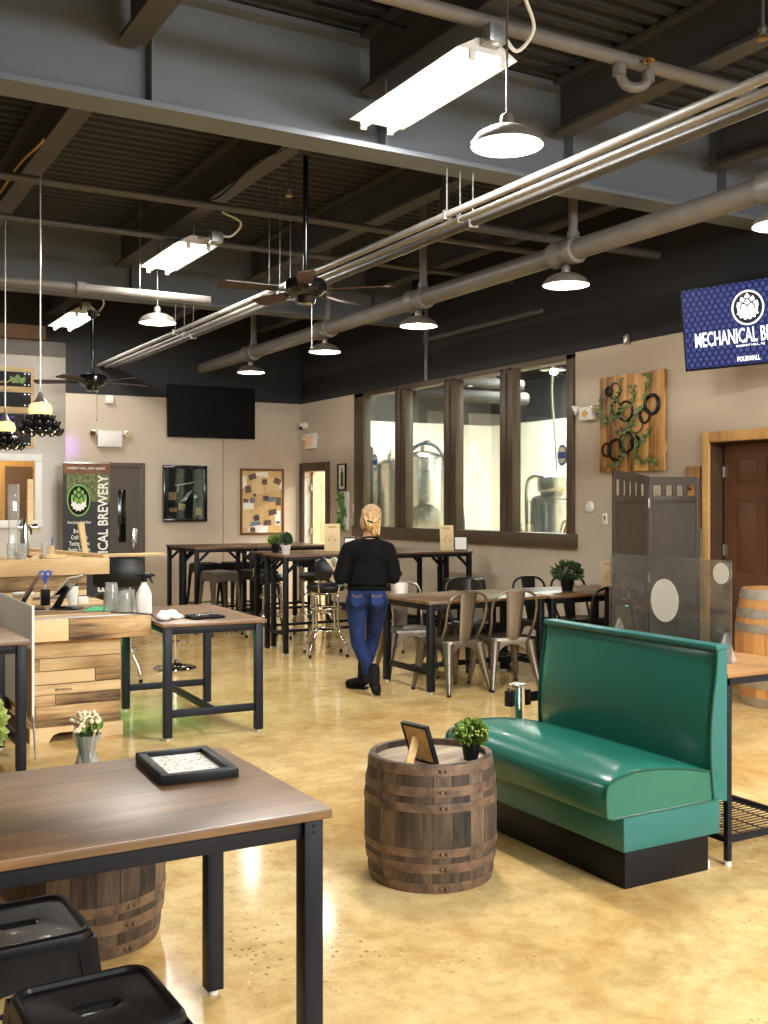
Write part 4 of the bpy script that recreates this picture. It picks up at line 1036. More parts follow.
t = thing('thermostat', 'small round white thermostat on the wall below the emergency light', 'thermostat', (WX, 8.60, 1.56), RX)
MB().lathe([(.058, 0), (.058, .02), (.048, .03), (.001, .034)], 24, XF((0, 0, 0), (PI / 2, 0, 0))).build('dial', M['plastic_white'], t)
t = thing('number_plate', 'small white plate numbered nine on the wall beside the folding screen', 'sign', (WX, 8.37, 1.44), RX)
MB().box((-.036, -.006, -.055), (.036, 0, .055), .002).build('plate', M['paper'], t)
text('9', M['black'], .03, .06, TX(0, -.006, 0), t, bold=.02)
t = thing('motion_sensor', 'tiny sensor clipped where the tan wall meets the dark paint', 'sensor', (WX, 8.02, 3.23), RX)
MB().box((-.03, -.05, -.05), (.03, 0, .05), .012).ell((0, -.05, .02), .018).build('housing', M['nickel'], t)
t = thing('light_switch', 'double switch plate on the brown window post', 'switch', (WX, 13.86, 1.52), RX)
MB().box((-.04, -.008, -.06), (.04, 0, .06), .003).build('plate', M['plastic_white'], t)
MB().box((-.022, -.014, -.02), (-.01, -.007, .02)).box((.01, -.014, -.02), (.022, -.007, .02)).build('toggle', M['plastic_white'], t)
t = thing('outlet_plate', 'pale outlet plate low on the back wall', 'outlet', (4.62, YB, .62), BX)
MB().box((-.045, -.008, -.06), (.045, 0, .06), .003).build('plate', M['grey_panel'], t)
MB().box((-.012, -.011, .012), (.012, -.007, .04)).box((-.012, -.011, -.04), (.012, -.007, -.012)).build('socket', M['plastic_white'], t)
t = thing('wall_box', 'small square white box on the back wall over the emergency light', 'box', (4.23, YB, 3.13), BX)
MB().box((-.06, -.05, -.06), (.06, 0, .06), .006).cyl(.01, .045, .055, 10, XF((0, -.003, 0), (PI / 2, 0, 0))).build('housing', M['plastic_white'], t)

# display case and collage on the back wall
t = thing('display_case', 'black shadow box holding brewing tools on the back wall', 'display case', (5.385, YB, 1.745), BX)
fb = MB()
for lo, hi in (((-.345, -.08, -.43), (.345, 0, -.38)), ((-.345, -.08, .38), (.345, 0, .43)), ((-.345, -.08, -.38), (-.295, 0, .38)), ((.295, -.08, -.38), (.345, 0, .38))): fb.box(lo, hi, .004)
fb.build('frame', M['black_gloss'], t)
MB().box((-.295, -.012, -.38), (.295, 0, .38)).build('backing', M['black_matte'], t)
MB().tube([(-.16, -.03, .12), (.14, -.03, .17)], .012).tube([(-.10, -.03, .13), (-.12, -.03, .02)], .016).tube([(.0, -.03, -.12), (.12, -.03, .06)], .01).tube([(-.06, -.03, -.14), (.06, -.03, .02)], .008).lathe([(.03, 0), (.03, .02), (.001, .02)], 14, XF((.17, -.015, -.05), (PI / 2, 0, 0))).build('tool', M['steel'], t)
MB().box((-.25, -.016, -.10), (-.13, -.012, .02)).box((.18, -.016, -.33), (.27, -.012, -.22)).box((-.24, -.016, -.28), (-.12, -.012, -.22), X=None).box((-.06, -.016, -.26), (.04, -.012, -.16), X=Matrix.Rotation(.15, 4, 'Y')).build('card', M['kraft_ink'], t)
MB().box((-.295, -.07, -.38), (.295, -.066, .38)).build('pane', M['glass'], t)
t = thing('photo_collage', 'wood framed corkboard covered with small photographs and papers', 'pinboard', (6.67, YB, 1.62), BX)
fb = MB()
for lo, hi in (((-.375, -.03, -.525), (.375, 0, -.49)), ((-.375, -.03, .49), (.375, 0, .525)), ((-.375, -.03, -.49), (-.34, 0, .49)), ((.34, -.03, -.49), (.375, 0, .49))): fb.box(lo, hi, .004)
fb.build('frame', wood('walnut_frame', (78, 48, 26), (128, 84, 48), (8, 8, 1), 3.), t)
MB().box((-.34, -.012, -.49), (.34, 0, .49)).build('board', M['cork'], t)
sheets = [(150, 250, 60, 130, .1, 'paper'), (330, 170, 160, 60, .1, 'paper'), (200, 500, 110, 80, 0, 'paper'), (300, 750, 210, 90, -.1, 'paper'), (510, 640, 60, 160, 0, 'paper'), (175, 640, 90, 200, 0, 'kraft'), (450, 270, 150, 160, 0, 'kraft'), (300, 280, 120, 200, 0, 'kraft'), (540, 270, 30, 110, 0, 'paper'),
          (240, 190, 80, 60, .3, 'ph1'), (370, 245, 55, 60, 0, 'ph1'), (505, 235, 75, 65, -.4, 'ph1'), (195, 325, 60, 75, .2, 'ph1'), (263, 388, 28, 32, .5, 'ph1'), (170, 450, 50, 40, 0, 'ph1'), (240, 445, 50, 55, 0, 'ph2'), (382, 423, 60, 55, 0, 'ph3'), (445, 435, 80, 55, .1, 'ph2'), (515, 455, 52, 90, 0, 'ph1'), (455, 573, 80, 60, .2, 'ph1'), (283, 632, 55, 58, .3, 'ph3'), (268, 697, 105, 45, .15, 'ph2'), (400, 688, 75, 55, .1, 'ph1'), (243, 762, 50, 50, 0, 'ph1'), (510, 686, 36, 25, 0, 'ph3')]
M['ph1'] = mat('sepia_photo', (122, 92, 66), .5, scale=40., c2=(58, 42, 32)); M['ph2'] = mat('blue_photo', (136, 152, 176), .5, scale=40., c2=(44, 56, 84)); M['ph3'] = mat('dark_photo', (58, 54, 54), .5, scale=40.)
for k, (x, y, w, h, a, mm) in enumerate(sheets):
    sc = .68 / 420.; X = Matrix.Translation(((x - 345) * sc, -.0125 - .0006 * (k + 1), -(y - 460) * .98 / 670)) @ Matrix.Rotation(-a, 4, 'Y')
    MB().box((-w * sc / 2, -.0008, -h * .98 / 1340), (w * sc / 2, 0, h * .98 / 1340), X=X).build('paper' if mm in ('paper', 'kraft') else 'photograph', M[mm], t, 0)

# far corner pictures
t = thing('framed_picture', 'small black framed picture of a green bottle by the far door', 'picture', (WX, 14.22, 1.99), RX)
fb = MB()
for lo, hi in (((-.13, -.025, -.2), (.13, 0, -.18)), ((-.13, -.025, .18), (.13, 0, .2)), ((-.13, -.025, -.18), (-.11, 0, .18)), ((.11, -.025, -.18), (.13, 0, .18))): fb.box(lo, hi)
fb.build('frame', M['black'], t)
MB().box((-.11, -.01, -.18), (.11, 0, .18)).build('picture', M['paper'], t)
MB().prism([(-.045, -.14), (.045, -.14), (.045, .05), (.018, .09), (.018, .14), (-.018, .14), (-.018, .09), (-.045, .05)], 0, .002, TX(0, -.01, 0)).build('motif', M['leaf_dark'], t)
t = thing('vine_panel', 'narrow white panel with a climbing green vine by the far door', 'wall art', (WX, 14.16, 1.46), RX)
MB().box((-.15, -.02, -.26), (.15, 0, .31), .003).build('backing', M['paper'], t)
lf, st = MB(), MB()
path = smooth_path([(0, -.03, -.25), (-.05, -.035, -.1), (.06, -.035, .02), (-.03, -.035, .15), (-.04, -.03, .28)], 8); st.tube(path, .004, 5)
for p in path:
    for _ in range(7): leaf(lf, (p.x + random.uniform(-.08, .08), p.y - random.uniform(0, .03), p.z + random.uniform(-.04, .04)), random.uniform(.035, .06), random.uniform(0, 2 * PI), random.uniform(-.8, .8))
st.build('vine_stem', M['leaf_dark'], t); lf.build('vine_leaves', mat('bright_leaf', (96, 152, 62), .5, var=.35, scale=20), t, 0)

# rustic hook board behind the folding screen
t = thing('hook_board', 'rustic wooden board with black hooks between the screen and pine doorframe', 'coat rack', (WX, 7.14, 1.72), RX)
MB().box((-.085, -.03, -.35), (.085, 0, .22), .006).build('board', M['plank_art'], t)
for z in (.08, -.12): MB().tube(smooth_path([(0, -.03, z), (0, -.06, z - .01), (0, -.09, z - .05), (0, -.07, z - .08), (0, -.045, z - .06)], 4), .007, 8).box((-.015, -.036, z - .03), (.015, -.029, z + .03)).build('hook', M['black'], t)

# menu boards
t = thing('menu_board', 'wooden wall menu with four chalkboard strips behind the bar', 'menu board', (1.72, 13.0, 2.72), BX)
b = MB()
for k in range(7): b.box((-1.0, -.03, -.47 + .135 * k), (.89, -.002, -.47 + .135 * k + .132), .003)
b.build('backing', M['pallet_light'], t)
for k, z in enumerate((.33, .09, -.16, -.36)):
    s_ = MB().box((-.98, -.045, z - .085), (.85, -.03, z + .085), .003).build('chalkboard', M['chalk'], t)
    bb = MB()
    for x in (.78, .825):
        for zz in (z - .065, z + .065): bb.cyl(.01, 0, .006, 8, XF((x, -.045, zz), (PI / 2, 0, 0)))
    bb.build('screw', M['galv'], s_)
    if k != 1:
        for row in (.038, -.03):
            b = MB(); x = -.9
            while x < (.5 if k == 0 else .62):       # chalk scrawl, too small to read
                w = random.uniform(.06, .16); pts = [(x + w * i / 8, -.0465, z + row + random.uniform(-.022, .022)) for i in range(9)]
                b.tube(pts, .0055 if k == 0 else .0045, 5); x += w + .04
            b.build('chalk_writing', M[('yellow_ink', 0, 'purple_ink', 'copper_plate')[k]], s_)
    if k == 0: MB().prism([(p * .11, q * .11) for p, q in petal(.7, 1)], 0, .002, TX(.70, -.045, z - .05)).prism([(p * .1, q * .1) for p, q in petal(.6, 1)], 0, .003, TX(.67, -.045, z - .05, .6)).prism([(p * .1, q * .1) for p, q in petal(.6, 1)], 0, .003, TX(.73, -.045, z - .05, -.6)).build('hop_mark', M['leaf'], s_)

# roll-up banner
t = thing('rollup_banner', 'tall black roll-up banner with a green and white emblem', 'banner', (3.155, 12.7, 0), BX); t.scale = (.83, .9, .96)
MB().box((-.33, -.003, .10), (.33, .003, 2.16)).build('sheet', mat('banner_black', (38, 38, 40), .6, var=.1, scale=14.), t)
MB().box((-.34, -.12, 0), (.34, .12, .09), .02).build('cassette', M['steel'], t)
MB().tube([(0, .04, .08), (0, .02, 2.15)], .012).box((-.335, -.008, 2.15), (.335, .014, 2.17), .003).build('pole', M['steel'], t)
MB().box((-.33, -.0045, 2.03), (.33, -.003, 2.155)).build('brown_band', mat('rust_print', (112, 70, 38), .6, var=.3, scale=12.), t)
MB().box((-.28, -.0042, 1.68), (.33, -.003, 2.03)).build('hops_photo', mat('hops_print', (128, 138, 74), .6, scale=26., c2=(44, 44, 34)), t)
text('CHERRY HILL, NEW JERSEY', M['paper'], .54, .035, TX(0, -.0045, 2.09), t, bold=.01)
MB().prism([(.17 * math.cos(2 * PI * k / 40), .2 * math.sin(2 * PI * k / 40)) for k in range(40)], 0, .0015, TX(-.11, -.0035, 1.70)).build('emblem_back', M['black_matte'], t)
g_ = mat('banner_green', (124, 172, 78), .6, var=.04)
hop_emblem(t, TX(-.11, -.0052, 1.70) @ Matrix.Diagonal((1, 1.2, 1, 1)), .165, g_, g_, M['paper'], M['black_matte'])
text('MECHANICAL BREWERY', M['paper'], 1.56, .15, TX(.232, -.0045, 1.235, PI / 2), t, bold=.02)
text('New Jersey Craft Beer', M['paper'], .33, .042, TX(-.1, -.0035, 1.425), t, bold=.008)
text('Brewing\nCraft Beers\nTasting Room\nFamily Friendly\nBYO Food', M['paper'], .30, .36, TX(-.1, -.0035, 1.17), t, bold=.008)
for name_, loc_, col_, en_ in (('purple_wash', (3.64, 15.38, 2.42), (.30, .14, 1), .8),):
    l_ = bpy.data.lights.new(name_, 'SPOT'); l_.energy = en_ * 4; l_.color = col_; l_.spot_size = 1.5; l_.spot_blend = .9; l_.shadow_soft_size = .03
    o_ = bpy.data.objects.new(name_, l_); COL.objects.link(o_); o_.location = loc_; o_.rotation_euler = (PI / 2, 0, 0)

# round award stickers on the brewery glass
for y, z, lb in ((9.13, 2.12, 'round blue sticker on the brewery pane next to the wall light'), (13.33, 2.18, 'round blue sticker on the brewery pane closest to the far door')):
    t = thing('window_sticker', lb, 'sticker', (WX + .06, y, z), RX)
    MB().prism([(.085 * math.cos(2 * PI * k / 28), .12 * math.sin(2 * PI * k / 28)) for k in range(28)], 0, .002, TX(0, 0, 0)).build('disc', mat('sticker_grey', (150, 162, 184), .4, var=.05), t)
    MB().prism([(.072 * math.cos(2 * PI * k / 28), .10 * math.sin(2 * PI * k / 28)) for k in range(28)], 0, .003, TX(0, 0, 0)).build('rim', M['blue_tape'], t)
    MB().prism([(.064 * math.cos(2 * PI * k / 28), .09 * math.sin(2 * PI * k / 28)) for k in range(28)], 0, .004, TX(0, 0, 0)).build('face', M['paper'], t)
    MB().box((-.06, -.005, -.035), (.06, -.003, .035)).build('blue_band', M['blue_tape'], t)

# ------------------------------------------------------------------ brewery vessels
def tank(label, x, y, r, z0, z1, manway=None, rz=0, top=.16):
    t = thing('brewing_tank', label, 'tank', (x, y, 0), rz, 'stainless brewing vessels')
    MB().lathe([(.02, z0 - .12), (r * .6, z0 - .05), (r, z0 + .04), (r, z1), (r * .96, z1 + top * .35), (r * .75, z1 + top * .7), (r * .35, z1 + top * .95), (.01, z1 + top)], 36).build('shell', M['steel'], t, 30)
    for a in range(3):
        aa = a * 2 * PI / 3 + .5; MB().tube([(r * .8 * math.cos(aa), r * .8 * math.sin(aa), z0 + .1), (r * .85 * math.cos(aa), r * .85 * math.sin(aa), 0)], .03, 10).build('leg', M['steel'], t)
    for zz in (z1 - .01, z0 + .05): MB().tube(arc((0, 0, zz), r + .004, 0, 2 * PI, 36, 'xy')[:-1], .01, 6, closed=True).build('band', M['steel'], t)
    MB().cyl(.06, z1 + top * .9, z1 + top + .07, 16).tube([(0, 0, z1 + top + .05), (0, 0, z1 + top + .14), (.1, 0, z1 + top + .16)], .02).build('top_fitting', M['steel'], t)
    if manway:
        mz, mr = manway; Y = Matrix.Translation((0, -r - .0, mz)) @ Matrix.Rotation(PI / 2, 4, 'X')
        MB().lathe([(mr, -.12), (mr, .03), (mr + .02, .04), (mr + .02, .06), (mr - .02, .07), (mr * .6, .085), (.001, .095)], 32, Y).build('manway', M['steel'], t)
        MB().bar((0, -r - .11, mz - mr), (0, -r - .11, mz + mr), .025, .02).bar((-mr, -r - .11, mz), (mr * .6, -r - .11, mz), .02, .02).cyl(.03, 0, .06, 12, Matrix.Translation((0, -r - .1, mz)) @ Matrix.Rotation(PI / 2, 4, 'X')).build('clamp_bar', M['steel'], t)
        MB().box((-.05, -r - .03, mz + mr + .06), (.06, -r + .01, mz + mr + .14), .006).build('gauge', M['nickel'], t)
    return t
tk = tank('tall steel tank with a round hatch seen through the second brewery pane', 9.02, 14.62, .335, .55, 2.28, (1.30, .27), -.5)
MB().tube(smooth_path([(-.34, -.2, .9), (-.36, -.15, 1.6), (-.32, -.1, 2.2), (-.1, -.1, 2.52), (.2, -.1, 2.5), (.42, -.1, 2.1), (.62, -.05, 1.5), (.66, 0, .5), (.66, .02, .02)], 5), .028, 8).build('hose', M['hose'], tk)
tank('tall steel tank behind the first brewery mullion, nearer the far door', 8.98, 15.62, .33, .5, 2.2, None)
tk = tank('small steel vessel with a domed lid behind the last brewery pane', 8.64, 10.83, .30, .55, 1.62, None, -.6, .1)
MB().lathe([(.16, 1.7), (.2, 1.76), (.21, 1.86), (.2, 1.93), (.1, 1.97), (.02, 1.98)], 24).build('domed_lid', M['steel'], tk)
for x in (-.42, -.34): MB().tube(smooth_path([(x, -.05, .02), (x, -.05, .7), (x, -.05, 1.35)], 3), .022, 8).box((x - .03, -.1, 1.2), (x + .03, 0, 1.26)).box((x - .03, -.1, .95), (x + .03, 0, 1.0)).build('valve_pipe', M['steel'], tk)
MB().tube(smooth_path([(-.34, -.05, 1.3), (-.34, -.05, 1.8), (-.27, -.05, 1.93), (-.1, -.02, 1.95)], 5), .024, 8).build('feed_pipe', M['steel'], tk)
MB().tube(smooth_path([(.12, -.32, .3), (.08, -.36, 1.0), (.16, -.36, 1.35), (.3, -.3, 1.4)], 5), .02, 8).build('brown_hose', M['brown_hose'], tk)
MB().tube(smooth_path([(.05, 0, 2.0), (.02, 0, 2.5), (-.02, .0, 3.0), (.0, 0, 3.6), (0, 0, 4.72)], 5), .014, 8).build('hanging_hose', M['plastic_white'], tk)
p_ = pipe('insulated_pipe', 'black insulated pipe bending down beside the far steel tank', smooth_path([(8.35, 15.55, 2.7), (8.35, 15.55, 2.62), (8.42, 15.52, 2.55)], 3) + [V((8.5, 15.5, 2.5)), V((8.5, 15.5, 1.6)), V((8.52, 15.52, 1.5)), V((8.66, 15.56, 1.48))], .075, M['insul'])
MB().tube([(8.35, 15.55, 2.65), (8.35, 15.55, 4.72)], .012).build('hanger', M['galv'], p_)
for y_, z_, x0_, x1_ in ((13.6, 3.45, 8.2, 10.2), (13.6, 3.25, 8.2, 10.3)):
    p_ = pipe('insulated_pipe', 'upper thick insulated pipe inside the brewery, above the hatch tank' if z_ > 3.3 else 'lower thick insulated pipe inside the brewery, above the hatch tank', [(x0_, y_, z_), (x1_, y_, z_)], .10, M['insul'])
    MB().tube([(x0_ + .5, y_, z_), (x0_ + .5, y_, 4.72)], .01).tube([(x1_ - .5, y_, z_), (x1_ - .5, y_, 4.72)], .01).build('hanger', M['galv'], p_)
p_ = pipe('overhead_pipe', 'long pale pipe under the brewery ceiling', [(9.4, 7.42, 3.75), (9.4, 16.08, 3.75)], .11, M['white'])
for y in (9, 11, 13, 15): MB().tube([(9.4, y, 3.8), (9.4, y, 4.73)], .01).tube(arc((9.4, y, 3.75), .115, 0, 2 * PI, 16, 'xz')[:-1], .012, 6, closed=True).build('hanger', M['galv'], p_)
for x in (8.4, 10.6): 
    b = MB(); ibeam_y(b, 7.41, 16.08, x, 4.2, 4.72, .16, .03, .02); struct(b.build('joist', M['joist'], smooth=0))
# ------------------------------------------------------------------ bar counters of reclaimed boards
def boards(b, x0, x1, rows, yf, th=.02, vary=.004):
    for z0, z1, cuts in rows:
        xs = [x0] + [x0 + (x1 - x0) * c_ for c_ in cuts] + [x1]
        for a, c_ in zip(xs, xs[1:]):
            o = random.uniform(0, vary); b.box((a + .0015, yf - th - o, z0 + .0015), (c_ - .0015, yf, z1 - .0015), .003)
t = thing('pallet_counter', 'low service counter clad in reclaimed pallet boards, tablets on top', 'counter', (1.46, 7.30, 0))
MB().box((.005, .022, .1), (.585, 1.62, .688)).build('carcass', M['pallet'], t)
b = MB()
boards(b, 0, .59, [(.10, .155, ()), (.155, .24, (.03,)), (.24, .315, (.25,)), (.315, .385, ()), (.385, .475, (.7,)), (.475, .56, (.07,)), (.56, .69, ())], .021)
b.build('front_boards', M['pallet'], t)
po = [(-.02, 0), (.10, 0), (.13, .045), (.17, .058), (.33, .058), (.37, .045), (.40, 0), (.60, 0), (.60, .10), (-.02, .10)]
MB().prism(po, 0, .03, Matrix.Translation((0, .02, 0)) @ Matrix.Rotation(PI / 2, 4, 'X')).box((-.02, .03, 0), (.0, 1.62, .1)).box((.58, .03, 0), (.6, 1.62, .1)).build('skid', M['pallet'], t)
b = MB()
for k in range(6): b.box((-.03, -.135 + .29 * k, .815), (.745, -.135 + .29 * k + .286, .838), .003)
b.box((-.04, -.15, .69), (.20, -.125, .842), .003).box((.202, -.152, .69), (.757, -.125, .842), .003).box((-.03, -.12, .69), (.745, 1.6, .81))
b.build('counter_top', M['pallet'], t)
text('MECHANICAL', M['soil'], .115, .014, TX(.2, -.004, .348), t, name='burnt_stamp', bold=.01)
MB().box((-.042, -.153, .838), (.759, -.10, .8445), .002).build('metal_edge', M['galv'], t)

t = thing('bar_counter', 'tall wooden bar with thick pale slab top behind the pallet counter', 'bar', (1.55, 9.05, 0))
MB().box((0, .022, 0), (.70, .4, 1.0)).box((.45, .4, 0), (.70, 1.5, 1.0)).build('carcass', M['pallet'], t)
b = MB(); boards(b, 0, .70, [(.0, .12, (.4,)), (.12, .25, ()), (.25, .37, (.6,)), (.37, .5, ()), (.5, .62, (.3,)), (.62, .75, ()), (.75, .87, (.55,)), (.87, 1.0, ())], .021); b.build('front_boards', M['pallet'], t)
MB().box((-.02, -.05, 1.0), (.88, .22, 1.135), .004).box((.40, .221, 1.0), (.74, 1.55, 1.135), .004).box((-.02, .221, 1.0), (.399, .6, 1.134), .002).build('slab_top', M['pallet_light'], t)
MB().box((.741, .84, 1.095), (1.66, 1.04, 1.12), .003).bar((.70, .94, .85), (1.1, .94, 1.09), .03, .03).build('ledge', M['pallet_light'], t)
MB().bar((.86, -.02, 1.15), (.42, 1.2, 1.17), .05, .03).build('rail', M['pallet_light'], t)

t = thing('under_counter_dark_fill', 'black cabinet added to fill the dark hollow under the bar at the left photo edge', 'cabinet', (1.02, 8.35, 0))
MB().box((-.38, -.28, .04), (.34, .3, .80), .006).box((-.36, -.26, 0), (.32, .28, .04)).build('body', M['black_matte'], t)  # black box added in place of the shaded hollow below the bar
MB().box((-.37, -.3, .07), (.33, -.281, .78), .004).tube([(-.3, -.33, .6), (-.3, -.33, .75)], .008).tube([(-.3, -.33, .61), (-.3, -.3, .61)], .006).tube([(-.3, -.33, .74), (-.3, -.3, .74)], .006).build('door', M['black'], t)

t = thing('notice_board', 'blank pale board standing on thin metal legs beside the pallet counter', 'board', (1.385, 6.92, 0))
MB().box((-.006, 0, .245), (.006, 1.18, .95), .002).build('panel', M['grey_panel'], t)
MB().box((-.0075, -.006, .24), (.0075, 0, .955)).build('edge_trim', M['white'], t)
for y in (-.08, 1.15): MB().tube([(0, y + (.09 if y < 0 else -.02), .30), (0, y, 0)], .006, 8).build('leg', M['galv'], t)

# things on the bar
def tablet(label, loc, rz, tilt, back_m, stand_m):
    t = thing('tablet_stand', label, 'tablet', loc, rz)
    X = Matrix.Translation((0, 0, .17)) @ Matrix.Rotation(tilt, 4, 'X')
    MB().box((-.13, -.006, -.09), (.13, .006, .09), .004, X).build('tablet', back_m, t)
    MB().box((-.122, -.0075, -.083), (.122, -.0055, .083), X=X).build('screen', M['black_gloss'], t)
    MB().prism([(-.05, 0), (.10, 0), (.11, .012), (.012, .16), (-.01, .15), (.06, .02), (-.05, .012)], -.02, .02, Matrix.Rotation(PI / 2, 4, 'Z') @ Matrix.Rotation(PI / 2, 4, 'X')).build('stand', stand_m, t)
    MB().box((-.075, -.09, 0), (.075, .11, .01), .004).build('base', stand_m, t)
tablet('dark tablet on a tilted stand on the pallet counter, closest to the blank board', (1.57, 7.88, .838), 1.37, .6, M['door_brown'], M['black'])
tablet('grey backed tablet on a black stand on the pallet counter beside the lidded cup', (1.80, 7.78, .838), .95, .75, M['grey_panel'], M['black'])
t = thing('scissors', 'blue handled scissors standing in a holder behind the dark tablet', 'scissors', (1.72, 8.15, .838))
MB().box((-.03, -.03, 0), (.03, .03, .12), .004).build('holder', M['black'], t)
b = MB()
for s_ in (-1, 1): b.tube(arc((s_ * .022, 0, .235), .02, 0, 2 * PI, 14)[:-1], .008, 8, closed=True).tube([(s_ * .012, 0, .215), (0, 0, .16)], .008)
b.build('handle', M['blue_tape'], t)
MB().box((-.008, -.002, .05), (.008, .002, .17)).build('blade', M['steel'], t)
def cup(name, label, cat, loc, prof, m, lid=None, lid_m=None):
    t = thing(name, label, cat, loc)
    MB().lathe(prof, 24).build('cup', m, t, 40)
    if lid: MB().lathe(lid, 24).build('lid', lid_m, t, 40)
    return t
cup('paper_cup', 'white paper coffee cup with a black lid on the pallet counter', 'cup', (1.90, 8.06, .838), [(.03, 0), (.042, .14), (.043, .145)], M['paper'], [(.045, .143), (.045, .155), (.038, .158), (.036, .168), (.001, .168)], M['black'])
cup('deli_tub', 'round cream tub with a white lid behind the blank board', 'tub', (1.555, 8.12, .838), [(.055, 0), (.072, .085), (.073, .09)], M['kraft'], [(.078, .088), (.078, .102), (.07, .105), (.001, .103)], M['plastic_white'])
t = thing('card_box', 'small white carton beside the lidded paper cup', 'box', (1.99, 8.12, .838)); MB().box((-.035, -.03, 0), (.035, .03, .05), .002).build('body', M['paper'], t); MB().box((-.036, -.031, .04), (.036, .031, .053), .002).build('lid', M['paper'], t)
t = thing('green_card', 'bright green card lying on the pallet counter', 'card', (2.01, 7.66, .838), -.5); MB().box((-.09, -.14, 0), (.09, .14, .004)).build('card', M['paper_green'], t)
def pint(label, loc, h=.15, flip=True, s_=1.):
    t = thing('pint_glass', label, 'glass', loc, 0, 'upturned pint glasses on the counter')
    pr = [(.044 * s_, 0), (.044 * s_, .004), (.031 * s_, h), (.001, h), (.001, h - .012), (.027 * s_, h - .012), (.041 * s_, 0)]
    MB().lathe(pr, 24, caps=False).build('bowl', M['jar_glass'], t, 40)
    MB().tube(arc((0, 0, .004), .043 * s_, 0, 2 * PI, 24, 'xy')[:-1], .0025, 6, closed=True).build('rim', M['jar_glass'], t)
for lb, x, y, z in (('upturned pint glass on the counter, closest to the green card', 2.03, 7.47, .838), ('upturned pint glass stacked on the one by the green card', 2.03, 7.47, .89), ('upturned pint glass standing in front of the glass stack', 2.09, 7.33, .838), ('upturned pint glass set between the glass stack and spray bottle', 2.15, 7.46, .838)):
    pint(lb, (x, y, z), s_=1.3)
t = thing('spray_bottle', 'white spray bottle with a black trigger head', 'spray bottle', (2.185, 7.21, .838), -.3); t.scale = (1.2, 1.2, 1.1)
MB().loft([rr_ring(.045 * a, .032 * a, .028 * a, z, 6) for a, z in ((.95, 0), (1, .01), (1, .10), (.92, .13), (.6, .165), (.36, .185), (.34, .20))]).build('bottle', M['plastic_white'], t, 40)
MB().cyl(.018, .198, .225, 14).box((-.022, -.014, .222), (.045, .014, .252), .006).box((.045, -.008, .232), (.06, .008, .246)).tube([(.03, 0, .225), (.042, 0, .205), (.05, 0, .19)], .006).box((-.04, -.012, .235), (-.02, .012, .25), .004).build('trigger_head', M['black'], t)
t = thing('plastic_tub', 'clear low tub behind the spray bottle', 'tub', (2.19, 7.72, .838)); MB().lathe([(.05, 0), (.065, .08), (.069, .084), (.062, .082), (.047, .004)], 24, caps=False).build('tub', M['jar_glass'], t); MB().cyl(.045, .004, .05, 20).build('napkins', M['paper'], t)
t = thing('cleaning_cloth', 'crumpled white cloth on the table against the counter', 'cloth', (2.36, 7.20, .79), .3)
def crumple(rx, ry, h, seed, n=26):
    rnd = random.Random(seed); ph = [(rnd.uniform(0, 6), rnd.uniform(6, 15), rnd.uniform(0, 6)) for _ in range(5)]
    rings = []
    for i in range(8):
        f = 1 - i / 7.5; ring = []
        for k in range(n):
            a = 2 * PI * k / n; w = sum(math.sin(p + q * a / 3 * 2 // 1 * 0 + round(q / 3) * a + i * .9) for p, q, _ in ph) / 5
            r = f * (1 + .22 * w); ring.append((rx * r * math.cos(a), ry * r * math.sin(a), max(0, h * (1 - f * f) * (1 + .35 * w)) if i else 0))
        rings.append(ring)
    return MB().loft(rings)
cloth_t = t
t = thing('bill_folder', 'black folder with a pen lying on the table against the counter', 'folder', (2.60, 7.14, .79), .15)
MB().box((-.12, -.08, 0), (.12, .08, .012), .003).box((-.12, -.08, .0122), (.11, .075, .022), .003, XF((0, 0, .0), (.06, 0, 0))).build('cover', M['black_matte'], t)
MB().tube([(-.09, -.05, .03), (.11, -.03, .03)], .006, 8).build('pen', M['steel'], t)
tag(MB().tube(smooth_path([(1.98, 7.3, .846), (2.05, 7.20, .849), (2.12, 7.13, .85), (2.205, 7.10, .835), (2.235, 7.06, .80), (2.32, 7.05, .795)]), .004, 6).build('cord', M['black']), 'thin black cord trailing over the counter edge by the glasses', 'cord')
# draught tower and handles on the tall bar
t = thing('draught_tower', 'chrome draught tower with wooden tap handles on the tall bar', 'beer tap', (1.80, 9.33, 1.135))
MB().lathe([(.06, 0), (.06, .012), (.04, .02), (.038, .30), (.03, .33), (.001, .34)], 20).tube([(-.06, 0, .26), (.1, 0, .26)], .03, 14).build('tower', M['chrome'], t)
MB().box((-.13, -.05, 0), (-.05, .05, .62), .01).build('acrylic_column', M['jar_glass'], t)
for x in (.03,):
    f = MB().tube([(x, -.02, .26), (x, -.09, .26), (x, -.11, .20)], .01, 8).cyl(.014, .26, .30, 10, XF((x, -.07, 0))).build('faucet', M['chrome'], t)
    MB().loft([rr_ring(a, b_, .006, z, 4) for a, b_, z in ((.012, .01, .28), (.024, .016, .285), (.026, .018, .45), (.024, .016, .66), (.022, .014, .665))], X=Matrix.Translation((x, -.07, 0))).build('tap_handle', M['pallet_light'], t)
t = thing('tap_handle', 'loose wooden tap handle leaning upright on the tall bar before the banner', 'tap handle', (2.31, 9.32, 1.135), .4)
MB().loft([rr_ring(a, b_, .004, z, 4) for a, b_, z in ((.018, .014, 0), (.022, .012, .05), (.03, .012, .29), (.028, .012, .30))], X=Matrix.Rotation(-.18, 4, 'Y')).build('handle', M['pallet_light'], t)
MB().cyl(.03, 0, .02, 14).build('ferrule', M['black'], t)
t = thing('pen_cup', 'wooden cup holding a blue pen on the tall bar', 'pen cup', (2.02, 9.38, 1.135))
MB().lathe([(.032, 0), (.034, .10), (.028, .10), (.027, .01)], 18, caps=False).cyl(.03, 0, .01, 18).build('cup', M['pallet_light'], t)
